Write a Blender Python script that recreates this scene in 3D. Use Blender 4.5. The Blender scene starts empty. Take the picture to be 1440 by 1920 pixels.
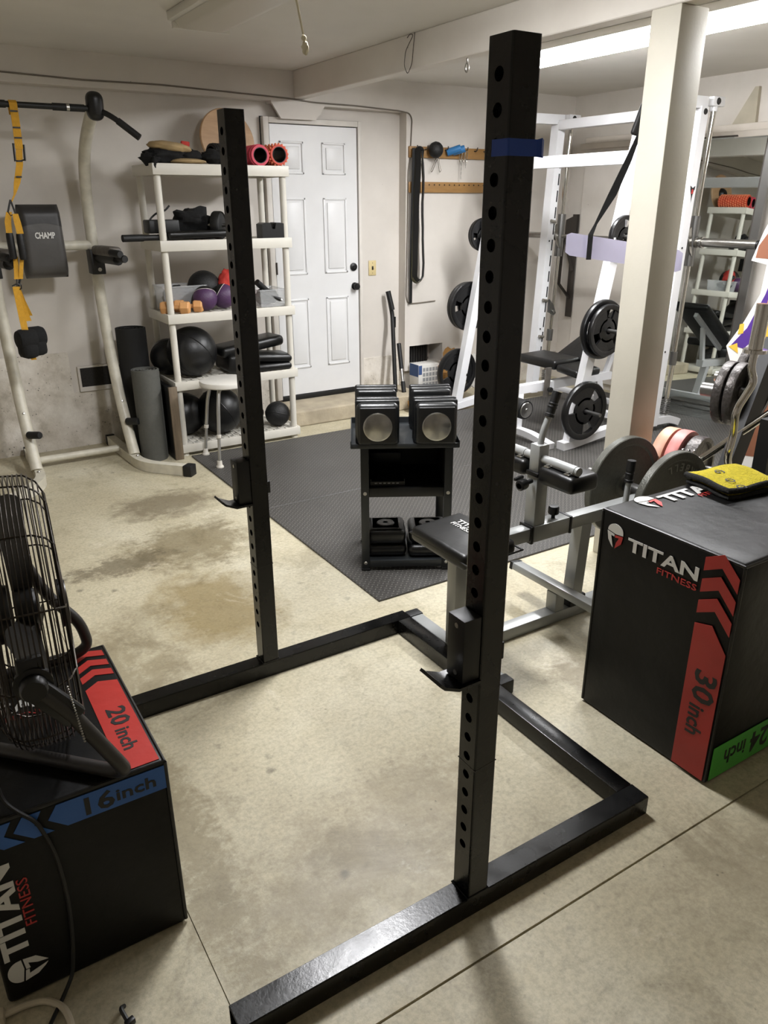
import bpy, bmesh, math, random
from mathutils import Vector, Matrix, noise
PI = math.pi
random.seed(7)
C = bpy.context.scene.collection
V = Vector

# ------------------------------------------------------------------ materials
def lin(h):
    h = h.lstrip('#'); c = [int(h[i:i+2], 16) / 255 for i in (0, 2, 4)]
    return [((x + .055) / 1.055) ** 2.4 if x > .04045 else x / 12.92 for x in c] + [1]

def new_mat(name):
    m = bpy.data.materials.new(name); m.use_nodes = True
    nt = m.node_tree; b = nt.nodes['Principled BSDF']
    return m, nt, b

def N(nt, t, **kw):
    n = nt.nodes.new(t)
    for k, v in kw.items(): setattr(n, k, v)
    return n

def mat(name, col, rough=.5, metal=0., var=0., scale=8., bump=0., bscale=60., spec=.5, coat=0., alpha=1., trans=0., emis=0.):
    """principled surface with a little procedural colour and relief variation"""
    m, nt, b = new_mat(name)
    c = lin(col)
    b.inputs['Roughness'].default_value = rough
    b.inputs['Metallic'].default_value = metal
    b.inputs['Specular IOR Level'].default_value = spec
    b.inputs['Coat Weight'].default_value = coat
    b.inputs['Alpha'].default_value = alpha
    b.inputs['Transmission Weight'].default_value = trans
    if emis:
        b.inputs['Emission Color'].default_value = c
        b.inputs['Emission Strength'].default_value = emis
    tc = N(nt, 'ShaderNodeTexCoord')
    nz = N(nt, 'ShaderNodeTexNoise'); nz.inputs['Scale'].default_value = scale; nz.inputs['Detail'].default_value = 5
    nt.links.new(tc.outputs['Object'], nz.inputs['Vector'])
    if var > 0:
        mp = N(nt, 'ShaderNodeMapRange'); mp.inputs[1].default_value = .3; mp.inputs[2].default_value = .7
        mp.inputs[3].default_value = 1 - var; mp.inputs[4].default_value = 1 + var
        nt.links.new(nz.outputs['Fac'], mp.inputs['Value'])
        mx = N(nt, 'ShaderNodeMix', data_type='RGBA', blend_type='MULTIPLY'); mx.inputs[0].default_value = 1
        mx.inputs[6].default_value = c
        nt.links.new(mp.outputs[0], mx.inputs[7]); nt.links.new(mx.outputs[2], b.inputs['Base Color'])
    else:
        b.inputs['Base Color'].default_value = c
    if bump > 0:
        n2 = N(nt, 'ShaderNodeTexNoise'); n2.inputs['Scale'].default_value = bscale; n2.inputs['Detail'].default_value = 6
        nt.links.new(tc.outputs['Object'], n2.inputs['Vector'])
        bp = N(nt, 'ShaderNodeBump'); bp.inputs['Strength'].default_value = bump; bp.inputs['Distance'].default_value = .01
        nt.links.new(n2.outputs['Fac'], bp.inputs['Height']); nt.links.new(bp.outputs[0], b.inputs['Normal'])
    return m

def ramp(nt, fac, stops):
    r = N(nt, 'ShaderNodeValToRGB')
    while len(r.color_ramp.elements) < len(stops): r.color_ramp.elements.new(.5)
    for e, (p, c) in zip(r.color_ramp.elements, stops):
        e.position = p; e.color = lin(c) if isinstance(c, str) else (c, c, c, 1)
    nt.links.new(fac, r.inputs[0]); return r.outputs[0]

def mixc(nt, fac, a, b, mode='MIX'):
    mx = N(nt, 'ShaderNodeMix', data_type='RGBA', blend_type=mode)
    for sock, v in ((0, fac), (6, a), (7, b)):
        if isinstance(v, (int, float)): mx.inputs[sock].default_value = v
        elif isinstance(v, (list, tuple)): mx.inputs[sock].default_value = v
        else: nt.links.new(v, mx.inputs[sock])
    return mx.outputs[2]

def mth(nt, op, a, b=None, c=None):
    n = N(nt, 'ShaderNodeMath', operation=op)
    for i, v in enumerate((a, b, c)):
        if v is None: continue
        if isinstance(v, (int, float)): n.inputs[i].default_value = v
        else: nt.links.new(v, n.inputs[i])
    return n.outputs[0]

def nz(nt, vec, scale, detail=6, rough=.55, dist=0.):
    n = N(nt, 'ShaderNodeTexNoise'); n.inputs['Scale'].default_value = scale; n.inputs['Detail'].default_value = detail
    n.inputs['Roughness'].default_value = rough; n.inputs['Distortion'].default_value = dist
    nt.links.new(vec, n.inputs['Vector']); return n.outputs['Fac']

def concrete_floor():
    m, nt, b = new_mat('concrete_slab')
    tc = N(nt, 'ShaderNodeTexCoord'); o = tc.outputs['Object']
    big = nz(nt, o, 1.1, 6, .6, .4); mid = nz(nt, o, 5, 8, .65); fine = nz(nt, o, 70, 4, .7)
    col = ramp(nt, big, [(.30, '#a2987c'), (.48, '#c2bba1'), (.66, '#d9d4bf')])
    col = mixc(nt, mth(nt, 'MULTIPLY', mid, .9), col, lin('#b5aa8f'), 'MIX')
    col = mixc(nt, .35, col, ramp(nt, fine, [(.35, .35), (.6, 1.)]), 'MULTIPLY')
    # oil and water stains, dark drips
    def stain(cx, cy, rx, ry, colour, amt, dist=.9, ns=3.):
        mp = N(nt, 'ShaderNodeMapping'); mp.vector_type = 'POINT'
        mp.inputs['Location'].default_value = (-cx / rx, -cy / ry, 0); mp.inputs['Scale'].default_value = (1 / rx, 1 / ry, 1)
        nt.links.new(o, mp.inputs['Vector'])
        gr = N(nt, 'ShaderNodeTexGradient', gradient_type='SPHERICAL'); nt.links.new(mp.outputs[0], gr.inputs[0])
        n1 = mth(nt, 'ADD', mth(nt, 'MULTIPLY', nz(nt, o, ns, 9, .75, .3), .6), mth(nt, 'MULTIPLY', nz(nt, o, ns*4, 9, .8), .4))
        f = mth(nt, 'MULTIPLY', mth(nt, 'ADD', gr.outputs['Fac'], mth(nt, 'MULTIPLY', mth(nt, 'SUBTRACT', n1, .5), dist*2.6)), amt)
        f = mth(nt, 'MULTIPLY', f, mth(nt, 'MINIMUM', mth(nt, 'MULTIPLY', gr.outputs['Fac'], 5.), 1.))
        f = mth(nt, 'MAXIMUM', mth(nt, 'MINIMUM', mth(nt, 'MULTIPLY', mth(nt, 'SUBTRACT', f, .10), 1.1), .72), 0.)
        return f, lin(colour)
    for a in ((.96, 2.92, .36, .48, '#7d6a3a', 1.25, .8, 4.), (1.08, 3.62, .46, .40, '#6b5f42', 1.3, 1.3, 5.), (1.14, 4.25, .42, .30, '#655a45', 1.2, 1.0, 5.),
              (.72, 3.55, .35, .16, '#5d5440', 1.3, 1.8, 7.), (.45, 2.6, .35, .5, '#7d7257', 1.0, 1.4, 5.), (.40, 1.70, .13, .80, '#857a5e', 1.2, 1.6, 9.), (.75, 1.35, .50, .3, '#8d826a', .9, 1.6, 6.),
              (1.10, 1.50, .25, .22, '#8f846b', .8, 1.6, 8.), (1.7, .75, .5, .3, '#948a72', .8, 1.6, 6.), (.42, .75, .35, .25, '#938970', .9, 1.4, 6.), (1.95, 1.62, .25, .35, '#857b66', .9, 1.5, 6.)):
        f, c = stain(*a); col = mixc(nt, f, col, c)
    blot = ramp(nt, nz(nt, o, 2.6, 8, .72, .8), [(.36, '#8d8165'), (.46, '#ffffff')])
    col = mixc(nt, .28, col, blot, 'MULTIPLY')
    pale = ramp(nt, nz(nt, o, 3.7, 9, .75, .5), [(.60, 0.), (.70, 1.)])
    col = mixc(nt, mth(nt, 'MULTIPLY', pale, .35), col, lin('#e6dfcd'))
    vo = N(nt, 'ShaderNodeTexVoronoi'); vo.inputs['Scale'].default_value = 7; nt.links.new(o, vo.inputs['Vector'])
    sp = ramp(nt, mth(nt, 'ADD', vo.outputs['Distance'], mth(nt, 'MULTIPLY', fine, .10)), [(.11, .45), (.19, 1.)])
    gate = ramp(nt, nz(nt, o, 1.7, 3), [(.50, 0.), (.58, 1.)])
    col = mixc(nt, mth(nt, 'MULTIPLY', gate, .8), col, sp, 'MULTIPLY')
    v2 = N(nt, 'ShaderNodeTexVoronoi'); v2.inputs['Scale'].default_value = 26; nt.links.new(o, v2.inputs['Vector'])
    pits = ramp(nt, mth(nt, 'ADD', v2.outputs['Distance'], mth(nt, 'MULTIPLY', nz(nt, o, 55, 3), .35)), [(.20, .38), (.27, 1.)])
    g2 = ramp(nt, nz(nt, o, 3.1, 5), [(.50, 0.), (.60, 1.)])
    col = mixc(nt, mth(nt, 'MULTIPLY', g2, .75), col, pits, 'MULTIPLY')
    grain = nz(nt, o, 22, 9, .8, .4)
    col = mixc(nt, .55, col, ramp(nt, grain, [(.34, .66), (.5, 1.), (.68, 1.)]), 'MULTIPLY')
    nt.links.new(col, b.inputs['Base Color'])
    nt.links.new(ramp(nt, mid, [(.3, .42), (.7, .62)]), b.inputs['Roughness'])
    bp = N(nt, 'ShaderNodeBump'); bp.inputs['Strength'].default_value = .18; bp.inputs['Distance'].default_value = .004
    nt.links.new(mth(nt, 'ADD', fine, mth(nt, 'MULTIPLY', mid, 2.)), bp.inputs['Height']); nt.links.new(bp.outputs[0], b.inputs['Normal'])
    return m

def rough_concrete():
    m, nt, b = new_mat('stem_concrete')
    tc = N(nt, 'ShaderNodeTexCoord'); o = tc.outputs['Object']
    col = ramp(nt, nz(nt, o, 6, 8, .65), [(.3, '#b3ab9d'), (.5, '#d6cfc4'), (.72, '#eae5dc')])
    vo = N(nt, 'ShaderNodeTexVoronoi'); vo.inputs['Scale'].default_value = 38; nt.links.new(o, vo.inputs['Vector'])
    pit = ramp(nt, mth(nt, 'ADD', vo.outputs['Distance'], mth(nt, 'MULTIPLY', nz(nt, o, 12, 4), .5)), [(.30, .25), (.38, 1.)])
    col = mixc(nt, .8, col, pit, 'MULTIPLY')
    nt.links.new(col, b.inputs['Base Color']); b.inputs['Roughness'].default_value = .9
    bp = N(nt, 'ShaderNodeBump'); bp.inputs['Strength'].default_value = .6; bp.inputs['Distance'].default_value = .01
    nt.links.new(mth(nt, 'ADD', nz(nt, o, 30, 8, .7), pit), bp.inputs['Height']); nt.links.new(bp.outputs[0], b.inputs['Normal'])
    return m

def painted_wall(name, c1, c2):
    m, nt, b = new_mat(name)
    tc = N(nt, 'ShaderNodeTexCoord'); o = tc.outputs['Object']
    col = ramp(nt, nz(nt, o, 1.6, 6, .6), [(.35, c1), (.65, c2)])
    vo = N(nt, 'ShaderNodeTexVoronoi'); vo.inputs['Scale'].default_value = 9; nt.links.new(o, vo.inputs['Vector'])
    sp = ramp(nt, mth(nt, 'ADD', vo.outputs['Distance'], mth(nt, 'MULTIPLY', nz(nt, o, 40, 3), .06)), [(.055, .45), (.075, 1.)])
    gate = ramp(nt, nz(nt, o, 2.3, 3), [(.52, 0.), (.58, 1.)])
    col = mixc(nt, mth(nt, 'MULTIPLY', gate, .8), col, sp, 'MULTIPLY')
    nt.links.new(col, b.inputs['Base Color']); b.inputs['Roughness'].default_value = .55
    bp = N(nt, 'ShaderNodeBump'); bp.inputs['Strength'].default_value = .12; bp.inputs['Distance'].default_value = .004
    nt.links.new(nz(nt, o, 90, 5, .6), bp.inputs['Height']); nt.links.new(bp.outputs[0], b.inputs['Normal'])
    return m

def diamond_rubber():
    m, nt, b = new_mat('diamond_rubber')
    tc = N(nt, 'ShaderNodeTexCoord'); o = tc.outputs['Object']
    sx = N(nt, 'ShaderNodeSeparateXYZ'); nt.links.new(o, sx.inputs[0])
    p = .030
    u = mth(nt, 'DIVIDE', mth(nt, 'ADD', sx.outputs[0], sx.outputs[1]), p); v = mth(nt, 'DIVIDE', mth(nt, 'SUBTRACT', sx.outputs[0], sx.outputs[1]), p)
    fu = mth(nt, 'SUBTRACT', mth(nt, 'FRACT', u), .5); fv = mth(nt, 'SUBTRACT', mth(nt, 'FRACT', v), .5)
    par = mth(nt, 'MODULO', mth(nt, 'ABSOLUTE', mth(nt, 'ADD', mth(nt, 'FLOOR', u), mth(nt, 'FLOOR', v))), 2.)
    def ell(a, c):
        return mth(nt, 'SQRT', mth(nt, 'ADD', mth(nt, 'POWER', mth(nt, 'DIVIDE', a, .44), 2.), mth(nt, 'POWER', mth(nt, 'DIVIDE', c, .14), 2.)))
    d = mth(nt, 'ADD', mth(nt, 'MULTIPLY', ell(fu, fv), par), mth(nt, 'MULTIPLY', ell(fv, fu), mth(nt, 'SUBTRACT', 1., par)))
    h = ramp(nt, d, [(.55, 1.), (1., 0.)])
    col = mixc(nt, h, lin('#403e3b'), lin('#75726d'))
    col = mixc(nt, .5, col, ramp(nt, nz(nt, o, 2.2, 6, .6), [(.3, .55), (.7, 1.)]), 'MULTIPLY')
    nt.links.new(col, b.inputs['Base Color']); b.inputs['Roughness'].default_value = .5
    bp = N(nt, 'ShaderNodeBump'); bp.inputs['Strength'].default_value = .9; bp.inputs['Distance'].default_value = .0025
    nt.links.new(h, bp.inputs['Height']); nt.links.new(bp.outputs[0], b.inputs['Normal'])
    return m

def wood(name, c1, c2, scale=14, axis=0):
    m, nt, b = new_mat(name)
    tc = N(nt, 'ShaderNodeTexCoord'); mp = N(nt, 'ShaderNodeMapping')
    s = [1., 1., 1.]; s[axis] = .12; mp.inputs['Scale'].default_value = s
    nt.links.new(tc.outputs['Object'], mp.inputs['Vector'])
    nt.links.new(ramp(nt, nz(nt, mp.outputs[0], scale, 8, .65, .6), [(.3, c1), (.7, c2)]), b.inputs['Base Color'])
    b.inputs['Roughness'].default_value = .5
    return m

def black_enamel():
    m, nt, b = new_mat('black_enamel')
    tc = N(nt, 'ShaderNodeTexCoord'); o = tc.outputs['Object']
    sp = ramp(nt, nz(nt, o, 75, 5, .7), [(.66, 0.), (.74, 1.)]); gate = ramp(nt, nz(nt, o, 4, 4), [(.45, 0.), (.65, 1.)])
    col = mixc(nt, mth(nt, 'MULTIPLY', mth(nt, 'MULTIPLY', sp, gate), .5), lin('#040404'), lin('#6b6660'))
    nt.links.new(col, b.inputs['Base Color']); b.inputs['Specular IOR Level'].default_value = .42
    nt.links.new(ramp(nt, nz(nt, o, 9, 6), [(.3, .20), (.7, .34)]), b.inputs['Roughness'])
    bp = N(nt, 'ShaderNodeBump'); bp.inputs['Strength'].default_value = .06; bp.inputs['Distance'].default_value = .005
    nt.links.new(nz(nt, o, 120, 5), bp.inputs['Height']); nt.links.new(bp.outputs[0], b.inputs['Normal'])
    return m

def vinyl(name, c, rough=.38):
    return mat(name, c, rough, var=.12, scale=5, bump=.35, bscale=9, spec=.5)

MT = dict(
    floor=concrete_floor(), stem=rough_concrete(), wall=painted_wall('cream_wall_paint', '#cac4bc', '#d5cfc7'),
    wallr=painted_wall('right_wall_paint', '#c8c2b9', '#d6d0c8'), ceil=mat('ceiling_paint', '#d8d4cc', .7, var=.03, scale=3, bump=.1, bscale=120),
    beam=painted_wall('beam_paint', '#cec8bf', '#d8d3ca'), post=painted_wall('post_paint', '#bcb7a9', '#c8c3b5'),
    door=mat('door_paint', '#dcdcdc', .38, var=.02), frame=mat('trim_paint', '#d3cec6', .45, var=.04, scale=12),
    mat=diamond_rubber(), step=mat('step_concrete', '#a89d88', .85, var=.18, scale=7, bump=.3),
    black_paint=black_enamel(), hole=mat('hole_black', '#050506', .8),
    black_flat=mat('black_satin', '#080808', .5, var=.2), black_plastic=mat('black_plastic', '#0b0b0c', .38), black_rubber=mat('black_rubber', '#090909', .55, bump=.15, bscale=200),
    black_vinyl=vinyl('black_vinyl', '#060606'), black_cloth=mat('black_cloth', '#060606', .9, var=.25, scale=20, bump=.5, bscale=35),
    box_vinyl=mat('box_vinyl', '#040404', .45, var=.12, scale=5, bump=.5, bscale=7, spec=.28), red_vinyl=vinyl('red_vinyl', '#b3322c', .4), dkred_vinyl=vinyl('brick_red_vinyl', '#a32b26', .45), blue_vinyl=vinyl('blue_vinyl', '#2c63b0', .45),
    green_vinyl=vinyl('green_vinyl', '#49a53c', .45), white_print=mat('white_print', '#d9d8d4', .5), red_print=mat('red_print', '#b5322f', .5), black_print=mat('black_print', '#141414', .5),
    white_steel=mat('white_powdercoat', '#dedee0', .32, var=.03), tower_white=mat('aged_white_powdercoat', '#c9c4b4', .42, var=.10, scale=22),
    grey_steel=mat('grey_powdercoat', '#a0a2a1', .34, metal=.25, var=.05), dark_steel=mat('dark_bracket_steel', '#4a4540', .5, metal=.5, var=.1),
    chrome=mat('chrome', '#cfccc6', .12, metal=1.), steel=mat('brushed_steel', '#a9a7a2', .28, metal=1., var=.06, scale=60), galv=mat('galvanised_bolt', '#b7b5b0', .35, metal=1.),
    gunmetal=mat('gunmetal_sleeve', '#7d7c7a', .35, metal=.9), plate_black=mat('black_plate', '#0c0c0d', .34, bump=.12, bscale=90), letter_grey=mat('raised_letter_grey', '#8f8f86', .5, metal=.1), plate_grey=mat('grey_hammertone', '#54544d', .42, metal=.25, var=.12, scale=70, bump=.2, bscale=160),
    plate_iron=mat('worn_iron_plate', '#4e4a48', .36, metal=.55, var=.25, scale=40, bump=.5, bscale=60), plate_pink=mat('pink_plate', '#c77a74', .5, var=.15, scale=25), plate_peach=mat('peach_plate', '#cf9a80', .5, var=.12, scale=25),
    shelf=mat('white_shelf_plastic', '#d2cec3', .42, var=.03), shelf_top=mat('shelf_lattice', '#9a968b', .6),
    yellow=mat('yellow_webbing', '#c99523', .75, var=.08, scale=60, bump=.2, bscale=200), pad_grey=vinyl('charcoal_vinyl', '#4a4846', .42), pad_dark=vinyl('dark_charcoal_vinyl', '#2b2a2a', .45),
    arm_vinyl=mat('worn_grey_vinyl', '#5b5650', .55, var=.3, scale=14, bump=.7, bscale=22), yoga_grey=mat('grey_foam', '#54544f', .85, var=.06, scale=50, bump=.2, bscale=150), yoga_black=mat('black_foam', '#10100f', .8),
    plank=wood('weathered_wood', '#4a3f33', '#7b6c58', 18, 2), birch=wood('birch_ply', '#a5835e', '#c3a07a', 9, 0), oak=wood('oak_rail', '#8a6537', '#a8804b', 22, 0),
    pink=mat('pink_foam', '#d2465a', .55), orange=mat('orange_foam', '#c8412a', .55, var=.1), orange_pale=mat('pale_orange_foam', '#e8875f', .55), purple=mat('purple_rubber', '#4a2f52', .5, var=.1, bump=.2, bscale=120),
    peach=mat('peach_neoprene', '#d09a62', .6, var=.05), tan=mat('tan_canvas', '#a18a63', .85, var=.15, scale=20), red_cloth=mat('red_cloth', '#b8352c', .8, var=.2, scale=20, bump=.4, bscale=30),
    clear=mat('clear_plastic', '#d8dadb', .12, alpha=.26), stool_white=mat('stool_plastic', '#d8d5cd', .35, var=.04), alu=mat('satin_aluminium', '#b9b8b4', .34, metal=.85),
    beige=mat('beige_plate', '#cdbb8a', .45), cable=mat('painted_cable', '#6f675c', .6, var=.2), cord_black=mat('black_cord', '#161616', .5), cord_white=mat('white_cord', '#c9bfa9', .5, var=.1), string=mat('cotton_cord', '#ddd6bf', .8),
    tape=mat('blue_tape', '#173f96', .55, var=.06), lavender=mat('lavender_anodised', '#c0bdcc', .36, metal=.25, var=.04), blue_grip=mat('blue_rubber', '#2f74ad', .5), olive=mat('olive_band', '#4d4a36', .6),
    cardboard=mat('box_cardboard', '#cfcdc8', .7, var=.05), kraft=mat('kraft_paper', '#b98a4d', .8, var=.1), print_grey=mat('grey_print', '#8e8f90', .7), print_blue=mat('blue_print', '#39527f', .7), bag=mat('clear_bag', '#d5d2cc', .2, bump=.8, bscale=18, alpha=.6),
    skin=mat('printed_skin', '#83533c', .6, var=.08), jersey=mat('printed_purple', '#4d2a86', .6, var=.12, scale=12), gold=mat('printed_gold', '#e0b23e', .6), card_white=mat('card_white', '#e2dfda', .6),
    towel=mat('yellow_terry', '#cdbb2c', .95, var=.15, scale=90, bump=1., bscale=220), towel_trim=mat('black_trim', '#141412', .9, bump=.5, bscale=120), red_pole=mat('red_pole', '#7a1f25', .4), knob_yellow=mat('yellow_knob', '#d2b45a', .4),
    lens_off=mat('acrylic_lens', '#c6c1b6', .45), fixture=mat('fixture_enamel', '#d9d6ce', .4), vent_dark=mat('vent_mesh', '#1d1a17', .8, var=.5, scale=90), plank_paint=mat('worn_board_paint', '#b1a996', .6, var=.1), opener=mat('wall_ledge_paint', '#cbc3b8', .5, var=.05, scale=9),
    ball_vinyl=mat('ball_vinyl', '#0c0c0d', .42, bump=.25, bscale=14), slam=mat('slam_rubber', '#0e0e0e', .6, bump=.3, bscale=120), dumb=mat('dumbbell_plate', '#161718', .33, bump=.08), dumb_front=mat('dumbbell_front', '#080809', .4), stand=mat('stand_powdercoat', '#25282a', .4, var=.05), amber=mat('fan_wire', '#38322b', .3, metal=.6), fan_blade=mat('fan_blade', '#3b3834', .45, metal=.3), fan_tube=mat('fan_tube', '#2b2826', .42, var=.15, scale=14))

def lamp_mat():
    m, nt, b = new_mat('lit_diffuser')
    b.inputs['Base Color'].default_value = (.9, .9, .9, 1); b.inputs['Emission Color'].default_value = (.98, .985, 1., 1); b.inputs['Emission Strength'].default_value = LAMP
    return m
LAMP = 12.
MT['lamp'] = lamp_mat()
MT['lamp2'] = mat('lit_small_diffuser', '#f8f8fa', .5, emis=27.)
def mirror_mat():
    m, nt, b = new_mat('mirror_silver'); b.inputs['Base Color'].default_value = (.66, .70, .68, 1); b.inputs['Metallic'].default_value = 1; b.inputs['Roughness'].default_value = .015
    return m
MT['mirror'] = mirror_mat()

# ------------------------------------------------------------------ mesh builder (world coordinates unless xf is given)
class B:
    def __init__(s, xf=None): s.bm = bmesh.new(); s.xf = xf or Matrix()
    def P(s, p): return s.xf @ V(p)
    def _add(s, verts, faces):
        vs = [s.bm.verts.new(s.P(v)) for v in verts]
        for f in faces:
            try: s.bm.faces.new([vs[i] for i in f])
            except ValueError: pass
        return vs
    def box(s, x0, x1, y0, y1, z0, z1, bev=0., seg=2):
        return s.obox(((x0+x1)/2, (y0+y1)/2, (z0+z1)/2), (x1-x0, y1-y0, z1-z0), None, bev, seg)
    def obox(s, c, size, rot=None, bev=0., seg=2):
        R = rot.to_4x4() if rot is not None else Matrix()
        b2 = bmesh.new(); bmesh.ops.create_cube(b2, size=1)
        for v in b2.verts: v.co = V((v.co.x*size[0], v.co.y*size[1], v.co.z*size[2]))
        if bev > 0: bmesh.ops.bevel(b2, geom=b2.edges[:], offset=min(bev, min(size)*.49), segments=seg, affect='EDGES', profile=.5)
        M = s.xf @ Matrix.Translation(c) @ R
        s.merge(b2, M); return s
    def merge(s, b2, M=None):
        M = M or s.xf; mp = {}
        for v in b2.verts: mp[v] = s.bm.verts.new(M @ v.co)
        for f in b2.faces:
            try: s.bm.faces.new([mp[v] for v in f.verts])
            except ValueError: pass
        b2.free()
    def tube(s, pts, r, n=10, sq=None, up=None, closed=False, cap=True, smooth=0, roll=0.):
        """sweep a round (or sq=(w,h) rectangular) section along a polyline"""
        pts = [V(p) for p in pts]
        if smooth: pts = fillet(pts, smooth, closed)
        m = len(pts); rad = r if isinstance(r, (list, tuple)) else [r]*m
        tang = []
        for i in range(m):
            a = pts[(i-1) % m] if (closed or i) else pts[i]; c = pts[(i+1) % m] if (closed or i < m-1) else pts[i]
            d = (c-a); tang.append(d.normalized() if d.length > 1e-9 else V((0, 0, 1)))
        ref = V(up) if up else (V((0, 0, 1)) if abs(tang[0].z) < .9 else V((1, 0, 0)))
        u = (ref - tang[0]*ref.dot(tang[0])).normalized(); rings = []
        for i in range(m):
            t = tang[i]; u = (u - t*u.dot(t)); u = u.normalized() if u.length > 1e-6 else t.orthogonal().normalized()
            w = t.cross(u)
            k = 1.
            if 0 < i < m-1 or closed:
                a = (pts[i]-pts[(i-1) % m]).normalized(); dt = max(.35, a.dot(t)); k = 1/dt if sq else 1.
            if sq:
                off = [(-sq[0]/2, -sq[1]/2), (sq[0]/2, -sq[1]/2), (sq[0]/2, sq[1]/2), (-sq[0]/2, sq[1]/2)]
                ring = [pts[i] + w*a*k + u*b_ for a, b_ in off]
            else:
                ring = [pts[i] + (u*math.cos(2*PI*j/n+roll) + w*math.sin(2*PI*j/n+roll))*rad[i] for j in range(n)]
            rings.append([s.bm.verts.new(s.P(p)) for p in ring])
        q = len(rings[0])
        for i in range(m if closed else m-1):
            A, D = rings[i], rings[(i+1) % m]
            for j in range(q): s.bm.faces.new((A[j], A[(j+1) % q], D[(j+1) % q], D[j]))
        if cap and not closed:
            s.bm.faces.new(rings[0][::-1]); s.bm.faces.new(rings[-1])
        return s
    def cyl(s, p0, p1, r, n=20, r2=None):
        return s.tube([p0, p1], [r, r if r2 is None else r2], n)
    def lathe(s, prof, o, axis=(0, 0, 1), n=32, a0=0., a1=2*PI, ref=None):
        """prof = [(radius, height)...] revolved about axis through o"""
        ax = V(axis).normalized(); u = V(ref) if ref else ax.orthogonal(); u = (u-ax*u.dot(ax)).normalized(); w = ax.cross(u); o = V(o)
        full = abs(a1-a0-2*PI) < 1e-6; m = n if full else n+1; rings = []
        for r, h in prof:
            if r < 1e-6: rings.append([s.bm.verts.new(s.P(o+ax*h))]); continue
            rings.append([s.bm.verts.new(s.P(o+ax*h+(u*math.cos(a0+(a1-a0)*j/n)+w*math.sin(a0+(a1-a0)*j/n))*r)) for j in range(m)])
        for A, D in zip(rings, rings[1:]):
            for j in range(n):
                k = (j+1) % m
                if len(A) == 1 and len(D) == 1: continue
                if len(A) == 1: f = (A[0], D[k], D[j])
                elif len(D) == 1: f = (A[j], A[k], D[0])
                else: f = (A[j], A[k], D[k], D[j])
                try: s.bm.faces.new(f)
                except ValueError: pass
        return s
    def sphere(s, c, r, sc=(1, 1, 1), seg=28, rot=None, amp=0., freq=3., seed=0):
        b2 = bmesh.new(); bmesh.ops.create_uvsphere(b2, u_segments=seg, v_segments=max(8, seg*2//3), radius=1)
        for v in b2.verts:
            k = 1+amp*noise.noise(v.co*freq+V((seed*3.1, seed*1.7, seed))) if amp else 1.
            v.co = V((v.co.x*r*sc[0]*k, v.co.y*r*sc[1]*k, v.co.z*r*sc[2]*k))
        s.merge(b2, s.xf @ Matrix.Translation(c) @ (rot.to_4x4() if rot is not None else Matrix())); return s
    def prism(s, poly, o, u, v, th):
        """polygon (list of 2d points) on plane o,u,v extruded by th along u x v"""
        o, u, v = V(o), V(u), V(v); n = u.cross(v).normalized(); k = len(poly)
        lo = [s.bm.verts.new(s.P(o+u*a+v*b_)) for a, b_ in poly]; hi = [s.bm.verts.new(s.P(o+u*a+v*b_+n*th)) for a, b_ in poly]
        s.bm.faces.new(lo[::-1]); s.bm.faces.new(hi)
        for i in range(k): s.bm.faces.new((lo[i], lo[(i+1) % k], hi[(i+1) % k], hi[i]))
        return s
    def sector(s, r1, r2, a0, a1, h0, h1, o, axis, ref, n=12):
        """ring segment about axis"""
        full = abs(a1-a0-2*PI) < 1e-6
        s.lathe([(r1, h0), (r2, h0), (r2, h1), (r1, h1), (r1, h0)], o, axis, n, a0, a1, ref)
        if not full:
            ax = V(axis).normalized(); u = V(ref); u = (u-ax*u.dot(ax)).normalized(); w = ax.cross(u)
            for a in (a0, a1):
                d = u*math.cos(a)+w*math.sin(a)
                q = [V(o)+ax*h+d*r for r, h in ((r1, h0), (r2, h0), (r2, h1), (r1, h1))]
                s.bm.faces.new([s.bm.verts.new(s.P(p)) for p in q])
        return s
    def text(s, body, o, u, v, size, th=.0008, bold=0., xs=1., align='LEFT', shear=0., warp=None, fit=None):
        cu = bpy.data.curves.new('lettering', 'FONT'); cu.body = body; cu.size = 1.; cu.offset = bold; cu.align_x = align; cu.shear = shear; cu.resolution_u = 2
        ob = bpy.data.objects.new('lettering', cu); C.objects.link(ob)
        me = bpy.data.meshes.new_from_object(ob); bpy.data.objects.remove(ob); bpy.data.curves.remove(cu)
        o, u, v = V(o), V(u), V(v); n = u.cross(v).normalized()
        b2 = bmesh.new(); b2.from_mesh(me); bpy.data.meshes.remove(me)
        if fit:
            lo = min(q.co.x for q in b2.verts); hi = max(q.co.x for q in b2.verts); xs = fit/((hi-lo)*size)
        ext = bmesh.ops.extrude_face_region(b2, geom=b2.faces[:])
        top = {e for e in ext['geom'] if isinstance(e, bmesh.types.BMVert)}
        for vt in b2.verts:
            x, y = vt.co.x*size*xs, vt.co.y*size
            h = th if vt in top else 0.
            vt.co = (warp(x, y)+n*h) if warp else (o+u*x+v*y+n*h)
        s.merge(b2); return s
    def displace(s, f):
        for v in s.bm.verts: v.co = f(v.co.copy())
        return s
    def build(s, name, m, parent=None, angle=35, origin=None):
        bmesh.ops.recalc_face_normals(s.bm, faces=s.bm.faces[:])
        me = bpy.data.meshes.new(name)
        ob = bpy.data.objects.new(name, me); C.objects.link(ob)
        if parent is not None:
            M = MAT[parent.name]; s.bm.transform(M.inverted()); ob.parent = parent; MAT[ob.name] = M
        else:
            if origin is None:
                cs = [v.co for v in s.bm.verts]
                origin = V(((min(c.x for c in cs)+max(c.x for c in cs))/2, (min(c.y for c in cs)+max(c.y for c in cs))/2, min(c.z for c in cs)))
            M = Matrix.Translation(origin); s.bm.transform(M.inverted()); ob.matrix_world = M; MAT[ob.name] = M
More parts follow.
